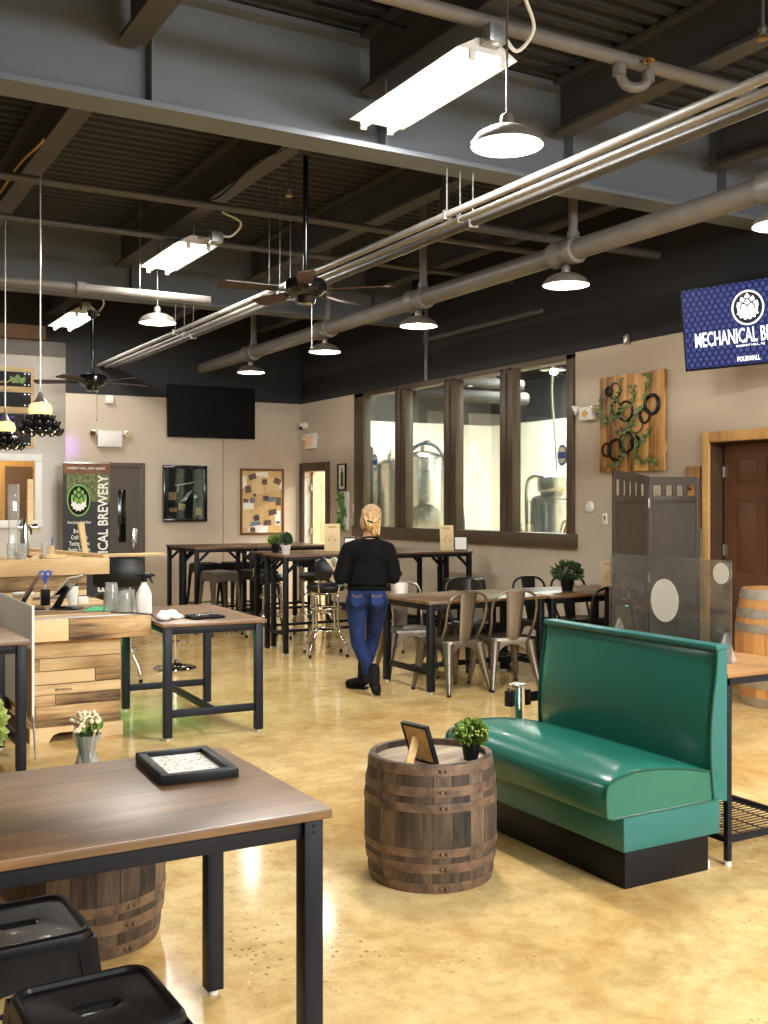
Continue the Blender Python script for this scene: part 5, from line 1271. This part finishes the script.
MB().tube([(0, 0, .012), (.022, 0, .17)], .005, 8).build('pen', M['blue_tape'], t)
for k, (x, y, lb) in enumerate(((1.66, 9.18, 'clear tasting glass at the outer end of the tall bar'), (1.74, 9.12, 'clear tasting glass in front of the draught tower'), (1.93, 9.15, 'clear tasting glass between the draught tower and pen cup'))):
    t = thing('tasting_glass', lb, 'glass', (x, y, 1.135), 0, 'tasting glasses on the tall bar')
    MB().lathe([(.028, 0), (.03, .006), (.036, .13), (.034, .13), (.027, .01), (.001, .01)], 20, caps=False).build('bowl', M['jar_glass'], t, 40); MB().cyl(.028, 0, .006, 20).build('foot', M['jar_glass'], t)
t = thing('flight_tray', 'round wooden flight tray lying on the tall bar', 'tray', (2.0, 9.20, 1.135)); MB().lathe([(.10, 0), (.11, .005), (.11, .03), (.1, .03), (.098, .012), (.001, .012)], 28).build('tray', M['pallet_light'], t)

# green glow of the lights under the counter
l_ = area('under_counter_green', (2.12, 7.9, .62), (.05, .9), 2.6, (.1, 1, .45), (0, -.7, 0))
# ------------------------------------------------------------------ table things
def potted(name, label, loc, pr, pot_m, fol, m, n, ls, style='ball', seed=1):
    rnd = random.Random(seed)
    t = thing(name, label, 'potted plant', loc)
    r0, r1, h = pr
    MB().lathe([(r0, 0), (r1, h * .86), (r1 * 1.08, h * .87), (r1 * 1.08, h), (r1 * .92, h), (r1 * .9, h * .88)], 20).build('pot', pot_m, t, 40)
    MB().cyl(r1 * .9, h * .8, h * .9, 16).build('soil', M['soil'], t)
    b, s_ = MB(), MB(); R, cz = fol
    for k in range(n):
        a, u = rnd.uniform(0, 2 * PI), rnd.uniform(-.55, 1); q = math.sqrt(max(0, 1 - u * u)) * rnd.uniform(.75, 1.05)
        p = V((R[0] * q * math.cos(a), R[0] * q * math.sin(a), cz + R[1] * u))
        X = Matrix.Translation(p) @ Matrix.Rotation(a, 4, 'Z') @ Matrix.Rotation(PI / 2 - math.atan2(u, max(.1, q)) + rnd.uniform(-.6, .6), 4, 'Y')
        L = ls * rnd.uniform(.7, 1.25); w = L * (.42 if style == 'ball' else .2)
        b.loft([[(-w * .1, 0, 0), (-w * .9, .0, L * .45), (-w * .3, 0, L * .9)], [(0, .004, 0), (0, L * .1, L * .5), (0, 0, L)], [(w * .1, 0, 0), (w * .9, .0, L * .45), (w * .3, 0, L * .9)]], caps=False, ring_closed=False, X=X)
        if k % 4 == 0: s_.tube([(0, 0, h * .88), p * .5 + V((0, 0, h * .5)), p], .0018, 4)
    s_.build('stems', M['leaf_dark'], t); b.build('foliage', m, t, 0)
    return t
potted('potted_shrub', 'small leafy plant in a black pot on the barrel', (2.585, 3.80, .497), (.030, .042, .085), M['black'], ((.06, .045), .112), M['leaf'], 420, .024, seed=2)
f2 = bpy.data.objects[[o.name for o in bpy.data.objects if o.name.startswith('potted_shrub')][-1]]
rnd = random.Random(9); b = MB()
for k in range(60):
    a, u = rnd.uniform(0, 2 * PI), rnd.uniform(-.1, 1); q = math.sqrt(1 - u * u); b.ell((.067 * q * math.cos(a), .067 * q * math.sin(a), .114 + .05 * u), (.006, .006, .005), n=7, m=5)
b.build('blossoms', M['leaf_pale'], f2)
potted('potted_shrub', 'pale green plant at the left photo edge on the nearest wood table', (.50, 3.28, .79), (.035, .05, .08), M['plastic_white'], ((.065, .085), .16), M['leaf_pale'], 380, .028, seed=3)
potted('potted_shrub', 'clipped round plant in a white pot on the bar table', (4.74, 10.5, 1.045), (.036, .05, .10), M['plastic_white'], ((.055, .06), .16), M['leaf_dark'], 340, .024, seed=4)
potted('potted_shrub', 'small plant in a black pot on the rear bar table', (4.83, 10.98, 1.045), (.036, .05, .10), M['black'], ((.065, .04), .14), M['leaf'], 260, .03, seed=5)
potted('potted_plant', 'bushy dark green plant in a black pot on the dining table', (6.44, 7.86, .775), (.05, .065, .12), M['black'], ((.105, .07), .17), M['leaf_dark'], 260, .06, style='spike', seed=6)

def sign_board(label, loc, rz, w, h, lean, m, name='menu_stand', cat='table sign'):
    t = thing(name, label, cat, loc, rz)
    X = Matrix.Rotation(-lean, 4, 'X')
    MB().box((-w / 2, -.003, 0), (w / 2, .003, h), .001, X).build('card', m, t)
    MB().prism([(0, 0), (h * .34, 0), (h * .36, .006), (.0, h * .6)], -.02, .02, Matrix.Rotation(PI / 2, 4, 'Z') @ Matrix.Rotation(PI / 2, 4, 'X')).build('easel_back', m, t)
    b = MB()
    for z in (h * .36, h * .40): b.box((-w * .3, -.0045, z), (w * .3, -.0028, z + h * .022), X=X)
    b.box((-w * .26, -.0045, h * .86), (w * .26, -.0028, h * .9), X=X); b.box((-w * .34, -.0045, h * .5), (w * .34, -.0028, h * .505), X=X)
    b.build('printing', M['kraft_ink'], t, 0)
sign_board('tall kraft menu card on the rear bar table, under the vine panel', (5.54, 10.98, 1.045), -.45, .18, .32, .2, M['kraft'])
sign_board('tall kraft menu card on the bar table below the brewery tanks', (6.78, 10.46, 1.045), -.45, .16, .30, .2, M['kraft'])
sign_board('two tier kraft card on the dining table beside the folding screen', (6.95, 7.86, .775), -.5, .15, .27, .2, M['kraft'])
def easel_frame(label, loc, rz, w, h, lean, front, name='picture_frame'):
    t = thing(name, label, 'picture frame', loc, rz); X = Matrix.Rotation(-lean, 4, 'X'); f = .012
    b = MB()
    for lo, hi in (((-w / 2, -.01, 0), (w / 2, .01, f)), ((-w / 2, -.01, h - f), (w / 2, .01, h)), ((-w / 2, -.01, f), (-w / 2 + f, .01, h - f)), ((w / 2 - f, -.01, f), (w / 2, .01, h - f))): b.box(lo, hi, .002, X)
    b.build('frame', M['black'], t)
    MB().box((-w / 2 + f, -.004, f), (w / 2 - f, .0, h - f), X=X).build('print', front, t)
    MB().box((-w / 2 + f * .8, .001, f), (w / 2 - f * .8, .0075, h - f), X=X).build('back_board', M['cork'], t)
    MB().bar(X @ V((0, .009, h * .68)), (0, h * .45 + .01, .006), .045, .004, up=(1, 0, 0)).build('easel_leg', M['cork'], t)
    b = MB()
    for x, z in ((-w * .3, h * .88), (w * .3, h * .88), (-w * .38, h * .4), (w * .38, h * .4), (0, h * .1)): b.box((x - .006, .0075, z - .004), (x + .006, .0095, z + .004), X=X)
    b.build('clip', M['galv'], t)
    return t
easel_frame('small black framed card on the rear bar table next to the kraft menu', (5.74, 10.92, 1.045), -.45, .14, .16, .25, M['paper'])
easel_frame('small black framed card on the bar table beside the tall kraft menu', (6.92, 10.38, 1.045), -.45, .16, .17, .25, M['paper'])
easel_frame('black picture frame on the barrel, seen from behind with its easel leg out', (2.39, 3.86, .498), 1.77, .16, .18, .35, M['paper'])
t = thing('paper_sheet', 'white sheet of paper lying where the two dining tables meet', 'paper', (5.90, 7.80, .775), .2); MB().box((-.12, -.09, 0), (.14, .09, .002)).build('sheet', M['paper'], t); MB().box((-.119, -.089, .002), (.139, .089, .0032), X=Matrix.Rotation(.04, 4, 'Z')).build('under_sheet', M['paper'], t)

t = thing('lying_picture_frame', 'black frame with a printed sheet lying flat on the nearest wood table', 'picture frame', (1.075, 3.12, .79), -.06)
w, h, f = .115, .165, .028
b = MB()
for lo, hi in (((-w, -h, 0), (w, -h + f, .028)), ((-w, h - f, 0), (w, h, .028)), ((-w, -h + f, 0), (-w + f, h - f, .028)), ((w - f, -h + f, 0), (w, h - f, .028))): b.box(lo, hi, .003)
b.build('frame', M['black'], t)
MB().box((-w + f, -h + f, 0), (w - f, h - f, .014)).build('print', M['paper'], t)
b = MB(); rnd = random.Random(5)
for k in range(150):
    x, y = rnd.uniform(-w + f + .01, w - f - .01), rnd.uniform(-h + f + .01, h - f - .01); q = rnd.uniform(.002, .006); b.box((x - q, y - q * .7, .014), (x + q, y + q * .7, .0147))
b.build('print_pattern', mat('faint_ink', (204, 190, 166), .7), t, 0)

t = thing('flower_vase', 'faceted glass vase of small cream flowers just beyond the nearest table', 'vase', (.985, 3.96, .532)); t.scale = (1.15, 1.15, 1.35)
MB().lathe([(.052, 0), (.056, .01), (.05, .05), (.032, .10), (.027, .115), (.036, .135), (.048, .16), (.046, .16), (.034, .137), (.024, .115), (.03, .1), (.048, .05), (.05, .014), (.001, .012)], 12, caps=False).build('bowl', M['jar_glass'], t, 10)
b, s_ = MB(), MB(); rnd = random.Random(11)
g_ = MB()
for k in range(46):
    a, u = rnd.uniform(0, 2 * PI), rnd.uniform(0, 1); q = math.sqrt(1 - u * u * .8) * rnd.uniform(.3, 1); c_ = (.052 * q * math.cos(a), .052 * q * math.sin(a), .175 + .04 * u)
    for j in range(4): b.ell((c_[0] + rnd.uniform(-.006, .006), c_[1] + rnd.uniform(-.006, .006), c_[2] + rnd.uniform(-.005, .006)), (.0065, .0065, .005), n=7, m=5)
    s_.tube([(c_[0] * .2, c_[1] * .2, .06), c_], .0015, 4)
    if k % 2: leaf(g_, (c_[0], c_[1], c_[2] - .02), .03, rnd.uniform(-1, 1), rnd.uniform(-1, 1))
b.build('blossoms', mat('cream_petals', (244, 226, 190), .6, var=.08, scale=40), t); s_.build('stems', M['leaf_dark'], t); g_.build('leaves', M['leaf'], t, 0)

# ------------------------------------------------------------------ behind the booth
t = thing('console_table', 'narrow wood topped table with a wire shelf directly behind the booth', 'table', (3.63, 3.32, 0))
Wd, Ln = .56, 1.18
MB().box((0, .012, .826), (Wd, Ln, .85), .003).build('table_top', wood('brown_oak_top', (128, 88, 48), (184, 138, 84), (1, 10, 10), 2.2, .45), t)
b = MB()
for y in (.012, Ln - .036): b.box((.0, y - .012, .80), (Wd, y + .024, .8258))
for x in (.0, Wd - .024): b.box((x, .037, .80), (x + .024, Ln - .037, .8258))
b.build('apron', M['frame_blue'], t)
for x in (.012, Wd - .012):
    for y in (.024, Ln - .024):
        l = MB().box((x - .013, y - .013, .02), (x + .013, y + .013, .7998), .002).build('leg', M['frame_blue'], t); MB().cyl(.016, 0, .02, 10).build('foot', M['plastic_white'], l, loc=(x, y, 0))
sh = MB()
for y in (.012, Ln - .036): sh.box((.026, y, .10), (Wd - .026, y + .024, .125))
for x in (.0, Wd - .024): sh.box((x, .038, .10), (x + .024, Ln - .038, .125))
sh = sh.build('shelf_frame', M['frame_blue'], t)
b = MB(); k = 0
while .04 + .03 * k < Ln - .03: b.tube([(.014, .04 + .03 * k, .115), (Wd - .014, .04 + .03 * k, .115)], .0025, 5); k += 1
for x in (.14, .28, .42): b.tube([(x, .02, .112), (x, Ln - .02, .112)], .003, 5)
b.build('wire_mesh', M['black'], sh)
t = thing('sneeze_guard', 'clear acrylic screen with white oval stickers standing behind the booth', 'acrylic screen', (3.86, 3.52, .85))
MB().box((-.003, 0, 0), (.003, .84, .48), .001).build('panel', M['plexi'], t)
b = MB()
for y in (.03, .76): b.prism([(-.07, 0), (.07, 0), (.008, .14), (-.008, .14)], y, y + .008, Matrix.Rotation(PI / 2, 4, 'X') @ Matrix.Scale(-1, 4, (0, 0, 1)))
b.build('foot', M['jar_glass'], t)
n = 36
YZ = Matrix(((0, 0, 1, 0), (1, 0, 0, 0), (0, 1, 0, 0), (0, 0, 0, 1)))
MB().prism([(.43 + .095 * math.cos(2 * PI * k / n), .262 + .108 * math.sin(2 * PI * k / n)) for k in range(n)], -.0045, -.003, YZ).build('oval_sticker', M['paper'], t)
MB().prism([(.062 + .048 * math.cos(2 * PI * k / n), .418 + .05 * math.sin(2 * PI * k / n)) for k in range(n)], -.0045, -.003, YZ).build('oval_sticker', M['paper'], t)
b = MB(); rnd = random.Random(3)
for row in range(7):
    for k in range(26):
        y, z = .84 - .03 - .03 * k * .9, .43 - .055 * row - (.002 * k)
        if rnd.random() < .3 and ((y - .43) / .12) ** 2 + ((z - .262) / .13) ** 2 > 1: q = rnd.uniform(.0008, .0022); z += rnd.uniform(-.01, .01); b.bar((-.0033, y - .01 * rnd.random(), z), (-.0033, y + .004, z + rnd.uniform(.0, .01)), .0006, q)
b.build('water_marks', mat('dried_drops', (120, 120, 118), .5), t, 0)
t = thing('belt_post', 'short chrome belt post with a black head at the far end of the booth', 'belt post', (3.52, 4.72, 0))
MB().cyl(.041, .02, .60, 24).lathe([(.12, 0), (.12, .01), (.06, .024), (.042, .03)], 28).build('post', M['chrome'], t)
MB().cyl(.046, .595, .61, 24, bev=.004).build('cap', M['steel'], t)
MB().box((-.075, -.022, .49), (-.035, .022, .575), .004).box((.035, -.022, .49), (.075, .022, .575), .004).box((-.022, .035, .49), (.022, .07, .575), .004).build('belt_head', M['black'], t)
MB().box((.075, -.003, .505), (.60, .003, .558)).build('belt', M['black_matte'], t)
t = tag(MB().box((4.35, 2.6, 0), (5.1, 3.2, .012), .004).build('floor_mat', M['rubber']), 'dark rubber mat on the floor by the wire shelf table', 'mat')

# folding screen
def panel(t, p0, p1, z_a, z_b, nslot, name='panel'):
    p0, p1 = V(p0), V(p1); d = p1 - p0; w = d.length; a = math.atan2(d.y, d.x); X = Matrix.Translation(p0) @ Matrix.Rotation(a, 4, 'Z')
    b = MB(); st = .035; zr = 1.665
    top = lambda x: z_a + (z_b - z_a) * x / w
    b.box((0, -.012, .0), (st, .012, top(0)), .002, X).box((w - st, -.012, 0), (w, .012, top(w)), .002, X)
    b.prism([(0, top(0) - .075), (w, top(w) - .075), (w, top(w)), (0, top(0))], -.011, .011, X @ Matrix.Rotation(PI / 2, 4, 'X'))
    b.box((st, -.011, zr - .06), (w - st, .011, zr), .002, X).box((st, -.011, .06), (w - st, .011, .14), .002, X)
    f = (w - 2 * st) / nslot
    for k in range(1, nslot): b.box((st + f * k - .02, -.009, zr), (st + f * k + .02, .009, top(st + f * k) - .06), .001, X)
    b.box((st, -.004, .14), (w - st, .004, zr - .06), X=X)
    return b.build(name, M['screen'], t)
t = thing('folding_screen', 'dark brown folding screen with slotted top behind the acrylic guard', 'folding screen', (6.575, 6.94, 0))
panel(t, (-.475, -.09, 0), (-.008, -.004, 0), 1.885, 1.835, 5)
panel(t, (.012, -.006, 0), (.47, -.15, 0), 1.83, 1.83, 4)
b = MB()
for z in (.3, .95, 1.6): b.cyl(.008, z - .04, z + .04, 8, XF((.002, -.014, 0)))
b.build('hinge', M['nickel'], t)
# ------------------------------------------------------------------ the walking person
def blob(b, name, m, parent, voxel=.009, smooth=6, fac=.5):
    """join overlapping swellings into one continuous skin"""
    o = b.build(name + '_raw', m, None, 0)
    r = o.modifiers.new('r', 'REMESH'); r.mode = 'VOXEL'; r.voxel_size = voxel
    s_ = o.modifiers.new('s', 'SMOOTH'); s_.iterations = smooth; s_.factor = fac
    bpy.context.view_layer.update()
    dg = bpy.context.evaluated_depsgraph_get()
    me = bpy.data.meshes.new_from_object(o.evaluated_get(dg)); me.name = name
    raw = o.data; bpy.data.objects.remove(o); bpy.data.meshes.remove(raw)
    me.materials.clear(); me.materials.append(m); me.shade_smooth()
    ob = bpy.data.objects.new(name, me); COL.objects.link(ob); ob.parent = parent
    return ob

pr = thing('person', 'person in a black sweater, blue jeans and black boots walking away with a white cloth', 'person', (4.29, 7.86, 0), -YAW)
HL, HR = (-.087, 0, .80), (.092, .01, .80)
KL, KR = (-.075, -.035, .435), (.05, .12, .44)
AL, AR = (.062, -.175, .135), (-.035, .215, .10)
SL, SR = (-.150, 0, 1.205), (.175, 0, 1.205)
EL, ER = (-.215, -.03, .975), (.222, -.02, .98)
WL, WR = (-.268, .15, 1.02), (.15, .19, .985)
b = MB()
b.ell((.04, .01, 1.475), (.072, .088, .102)).ell((.045, .055, 1.435), (.055, .05, .068))
b.capsule((.035, -.005, 1.40), (.02, -.005, 1.28), .05, .058)
b.ell((.012, .0, 1.14), (.155, .098, .15)).ell((.005, 0, .97), (.135, .09, .14)).ell((.002, -.012, .85), (.145, .09, .10))
b.capsule(SL, EL, .05, .038).capsule(EL, WL, .038, .027).capsule(SR, ER, .05, .038).capsule(ER, WR, .038, .027)
b.capsule((.02, 0, 1.25), SL, .06, .055).capsule((.02, 0, 1.25), SR, .06, .055)
for H_, K_, A_ in ((HL, KL, AL), (HR, KR, AR)): b.capsule(V(H_) + V((0, -.012, -.02)), K_, .064, .046).capsule(K_, A_, .048, .034)
b.capsule(AL, (.085, -.10, .045), .032, .028).capsule(AR, (-.13, .255, .04), .034, .028)
# face: nose, brow, lips, ears, chin
b.ell((.046, .108, 1.455), (.011, .016, .018)).ell((.045, .094, 1.486), (.040, .012, .007)).ell((.046, .098, 1.418), (.022, .010, .007)).ell((.045, .088, 1.388), (.024, .02, .018))
for s_ in (-1, 1): b.ell((.04 + s_ * .072, .005, 1.46), (.010, .020, .030))
# hands: palm, four fingers of different length, thumb
def hand(b, w, d, up, side, cur):
    """w wrist, d direction of the hand, up back of hand, side towards the thumb; fingers curl by cur"""
    w, d, up, side = V(w), V(d).normalized(), V(up).normalized(), V(side).normalized()
    b.capsule(w, w + d * .03, .024, .024)
    for k in range(4): 
        o = side * (.027 - .018 * k); b.capsule(w + d * .015 + o * .7, w + d * .075 + o, .014, .0115)
    for k, L in enumerate((.062, .07, .066, .052)):
        o = side * (.029 - .0185 * k); p = w + d * .078 + o; dr = d.copy()
        for j, q in enumerate((.45, .32, .26)):
            dr = (dr * math.cos(cur) - up * math.sin(cur)).normalized(); e = p + dr * L * q; b.capsule(p, e, .0088 - j * .0008, .0082 - j * .0008, 8); p = e
    p = w + d * .022 + side * .024; e = p + (d * .5 + side * .8 - up * .2).normalized() * .035; b.capsule(p, e, .013, .0105, 8)
    e2 = e + (d * .8 + side * .2 - up * .45).normalized() * .03; b.capsule(e, e2, .0098, .0085, 8)
hand(b, WL, (-.1, .95, .12), (-.9, -.1, .3), (.25, 0, .95), .5)
hand(b, WR, (-.35, .9, .1), (.5, .1, .85), (-.9, -.3, .2), .45)
blob(b, 'body', M['skin'], pr, .0052, 5)
b = MB()
for s_ in (-1, 1): b.ell((.045 + s_ * .031, .088, 1.468), (.013, .012, .009), n=12, m=8)
eye_m = mat('eye_white', (232, 228, 222), .2); b.build('eyes', eye_m, pr)
b = MB()
for s_ in (-1, 1): b.ell((.045 + s_ * .031, .0975, 1.468), (.006, .004, .006), n=10, m=6)
b.build('irises', M['soil'], pr)
for s_ in (-1, 1): MB().tube(smooth_path([(.045 + s_ * .016, .104, 1.489), (.045 + s_ * .032, .1, 1.494), (.045 + s_ * .05, .086, 1.488)], 4), .0035, 6).build('eyebrow', M['hair'], pr)
for s_ in (-1, 1): MB().ell((.045 + s_ * .031, .0905, 1.4745), (.0155, .0125, .0055), n=12, m=8).build('eyelid', M['skin'], pr)
MB().ell((.046, .1065, 1.4175), (.020, .005, .0035), n=12, m=6).ell((.046, .106, 1.412), (.016, .005, .004), n=12, m=6).build('lips', mat('lips', (176, 100, 92), .4), pr)
# sweater: loose, dropped shoulders, sleeves pushed to mid forearm
b = MB()
b.ell((.012, -.005, 1.15), (.172, .122, .15)).ell((.008, -.012, 1.0), (.172, .126, .17)).ell((.004, -.008, .935), (.178, .13, .065)).ell((.02, -.005, 1.255), (.12, .085, .06))
b.capsule((-.06, 0, 1.235), SL, .068, .070).capsule((.09, 0, 1.235), SR, .068, .070)
b.capsule(SL, (-.195, -.012, 1.05), .070, .070).capsule((-.195, -.012, 1.05), EL, .070, .062).capsule(EL, (-.245, .08, 1.0), .060, .046)
b.capsule(SR, (.212, -.012, 1.05), .070, .072).capsule((.212, -.012, 1.05), ER, .072, .062).capsule(ER, (.19, .09, .985), .060, .046)
b.capsule((-.12, -.1, .95), (-.03, -.115, 1.18), .018, .012).capsule((.13, -.09, .93), (.06, -.115, 1.12), .018, .012).capsule((.02, -.115, .92), (.03, -.115, 1.02), .016, .012)
sw = blob(b, 'sweater', M['sweater'], pr, .0085, 6)
b = MB()
b.tube([V((.004 + .163 * math.cos(a), -.010 + .118 * math.sin(a), .890 + .003 * math.sin(3 * a))) for a in [2 * PI * k / 32 for k in range(32)]], .016, 8, closed=True)
b.build('ribbed_hem', M['sweater'], sw, 60); b = MB()
b.tube([V((.033 + .066 * math.cos(a), -.005 + .062 * math.sin(a), 1.305 - .012 * math.sin(a))) for a in [2 * PI * k / 24 for k in range(24)]], .007, 8, closed=True)
b.build('neckband', M['sweater'], sw, 60)
# jeans
b = MB()
b.ell((.002, -.012, .855), (.166, .118, .085)).ell((-.075, -.055, .80), (.095, .085, .10)).ell((.083, -.05, .80), (.095, .085, .10)).ell((.003, 0, .80), (.165, .105, .09))
for H_, K_, A_ in ((HL, KL, AL), (HR, KR, AR)):
    H2 = V(H_) + V((0, -.012, -.03)); m_ = V(K_) * .55 + V(H_) * .45
    b.capsule(H2, m_, .094, .076).capsule(m_, K_, .076, .060)
    c_ = V(K_) * .62 + V(A_) * .38 + V((0, -.016, 0)); e_ = V(A_) + (V(K_) - V(A_)).normalized() * .05
    b.capsule(K_, c_, .060, .058).capsule(c_, e_, .058, .042)
jn = blob(b, 'jeans', M['denim'], pr, .0085, 5)
b = MB()
for sx in (-1, 1):
    c0 = V((.004 + sx * .082, -.138, .80)); Y = Matrix.Translation(c0) @ Matrix.Rotation(sx * .28, 4, 'Z') @ Matrix.Rotation(PI / 2 - .12, 4, 'X')
    b.prism([(-.05, .055), (.05, .055), (.048, -.035), (0, -.06), (-.048, -.035)], -.008, .006, Y, .002)
b.build('back_pocket', mat('denim_pocket', (32, 48, 94), .75, var=.3, scale=14., spec=.15), jn, 30)
b = MB()
for sx in (-1, 1):
    c0 = V((.004 + sx * .082, -.1465, .80)); Y = Matrix.Translation(c0) @ Matrix.Rotation(sx * .28, 4, 'Z') @ Matrix.Rotation(PI / 2 - .12, 4, 'X')
    for dy in (.04, .03): b.tube([Y @ V((-.046, dy, .0)), Y @ V((0, dy - .012, .001)), Y @ V((.046, dy, 0))], .0016, 5)
b.build('stitching', M['kraft_ink'], jn)
# boots
b = MB(); b.capsule(V(AL) + V((0, .01, .09)), V(AL) + V((.004, -.005, .0)), .052, .048).capsule(V(AL) + V((0, -.015, -.01)), (.082, -.115, .052), .046, .043).capsule((.082, -.115, .050), (.09, -.075, .036), .043, .034)
b1 = blob(b, 'boot', M['boot'], pr, .0065, 5)
MB().capsule((.07, -.215, .075), (.075, -.195, .10), .028, .03, 12).tube([(.068, -.21, .085), (.08, -.15, .028), (.092, -.07, .006)], [.026, .033, .028], 10, flat=.35).build('sole', M['rubber'], b1, 50)
b = MB(); b.capsule(V(AR) + V((.01, -.01, .12)), V(AR) + V((.003, .005, .0)), .054, .050).capsule(V(AR) + V((.005, 0, -.03)), (-.10, .245, .05), .050, .044).capsule((-.10, .245, .048), (-.155, .262, .042), .044, .036)
b2 = blob(b, 'boot', M['boot'], pr, .0065, 5)
MB().tube([(.0, .195, .012), (-.06, .225, .010), (-.13, .255, .010), (-.18, .27, .012)], [.04, .038, .042, .026], 12, flat=.28).build('sole', M['rubber'], b2, 50)
# hair, twisted up and clipped
b = MB()
b.ell((.04, -.014, 1.497), (.088, .098, .096)).ell((.036, -.07, 1.47), (.066, .05, .075)).ell((.030, -.085, 1.42), (.044, .042, .058)).ell((.068, -.055, 1.405), (.036, .034, .085)).ell((-.02, -.035, 1.44), (.038, .05, .07)).ell((.098, -.01, 1.45), (.024, .05, .075)).ell((-.022, .0, 1.455), (.024, .05, .065))
b.ell((.04, .02, 1.535), (.074, .075, .056)).ell((-.012, .055, 1.515), (.03, .034, .045)).ell((.092, .055, 1.515), (.03, .034, .045)).ell((-.026, .03, 1.45), (.017, .03, .06)).ell((.106, .03, 1.45), (.017, .03, .06))
b.capsule((.02, -.095, 1.50), (.042, -.11, 1.41), .03, .022)
for k in range(26):
    a = PI * (k / 25.); x = .04 + .083 * math.cos(a)
    b.tube(smooth_path([(.04 + .05 * math.cos(a), .01, 1.55 + .035 * math.sin(a)), (.04 + .075 * math.cos(a), -.07, 1.535 + .02 * math.sin(a)), (.036 + .05 * math.cos(a), -.112, 1.48), (.032 + .02 * math.cos(a), -.118, 1.43)], 4), .0072, 6)
hr = blob(b, 'hair', M['hair'], pr, .0055, 2, .4)
b = MB(); rnd = random.Random(2)
for k in range(34):
    x = .055 + rnd.uniform(-.01, .05); y = -.06 + rnd.uniform(-.035, .03)
    b.tube(smooth_path([(x, y - .01, 1.46), (x + .008, y - .012, 1.40), (x + rnd.uniform(-.004, .012), y, 1.33 + rnd.uniform(0, .04))], 3), .0034, 5)
for k in range(16):
    a = rnd.uniform(.2, PI - .2); b.tube(smooth_path([(.04 + .08 * math.cos(a), -.05, 1.53), (.04 + .06 * math.cos(a), -.117, 1.48), (.03 + .02 * math.cos(a), -.13, 1.44 - rnd.uniform(0, .03))], 3), .003, 5)
b.build('hair_strands', mat('pale_blonde', (222, 182, 124), .45, var=.3, scale=40), hr, 60)
MB().bar((.005, -.128, 1.455), (.06, -.128, 1.435), .012, .016, .004).build('hair_clip', M['soil'], hr)
# cloth in the left hand
t = thing('white_cloth', 'white cloth held in the left hand of the walking person', 'cloth', (4.315, 7.845, 0), -YAW)
rings = []
for i in range(22):
    v = i / 21.; zz = .925 + .20 * v; w = .036 + .066 * abs(v - .42) ** .8 * 1.5; cx, cy = -.268 - .055 * max(0, v - .3), .245 - .05 * max(0, v - .4)
    up = [(cx + w * (u / 8. - 1), cy + .016 * math.sin(u * 1.15 + v * 3) * (1 + abs(v - .42)) + .010 * math.sin(u * .6 + 7 * v), zz + .012 * math.sin(u * .8 + 2)) for u in range(17)]
    rings.append([(x, y + .004, z) for x, y, z in up] + [(x, y - .004, z) for x, y, z in reversed(up)])
MB().loft(rings).build('fabric', M['paper'], t, 60)

b = MB()
for c_, r_ in (((0, 0, .025), (.085, .05, .03)), ((.05, .03, .03), (.05, .045, .032)), ((-.06, -.015, .022), (.05, .04, .026)), ((.02, -.04, .02), (.06, .03, .022)), ((-.03, .03, .035), (.035, .03, .03)), ((.09, 0, .015), (.045, .03, .016))): b.ell(c_, r_, rot=(.3, .2, c_[0] * 9))
blob(b, 'fabric', M['paper'], cloth_t, .006, 2)
# ------------------------------------------------------------------ world and view
w = bpy.data.worlds.new('world'); scene.world = w; w.use_nodes = True
bg = w.node_tree.nodes['Background']; bg.inputs[0].default_value = (.9, .95, 1, 1); bg.inputs[1].default_value = .08
# added cool fill light high on the solid near wall, no window there
area('near_wall_fill', (4.4, YN + .05, 3.6), (5.4, 1.5), 420, (.93, .97, 1), (PI / 2, 0, 0))
scene.view_settings.view_transform = 'Standard'; scene.view_settings.look = 'None'
scene.view_settings.exposure = 1.0; scene.view_settings.gamma = 1.; scene.view_settings.use_curve_mapping = False
scene.cycles.max_bounces = 8; scene.cycles.diffuse_bounces = 4; scene.cycles.glossy_bounces = 4; scene.cycles.transparent_max_bounces = 12
scene.cycles.sample_clamp_indirect = 6.; scene.cycles.caustics_reflective = False; scene.cycles.caustics_refractive = False
scene.cycles.use_denoising = True
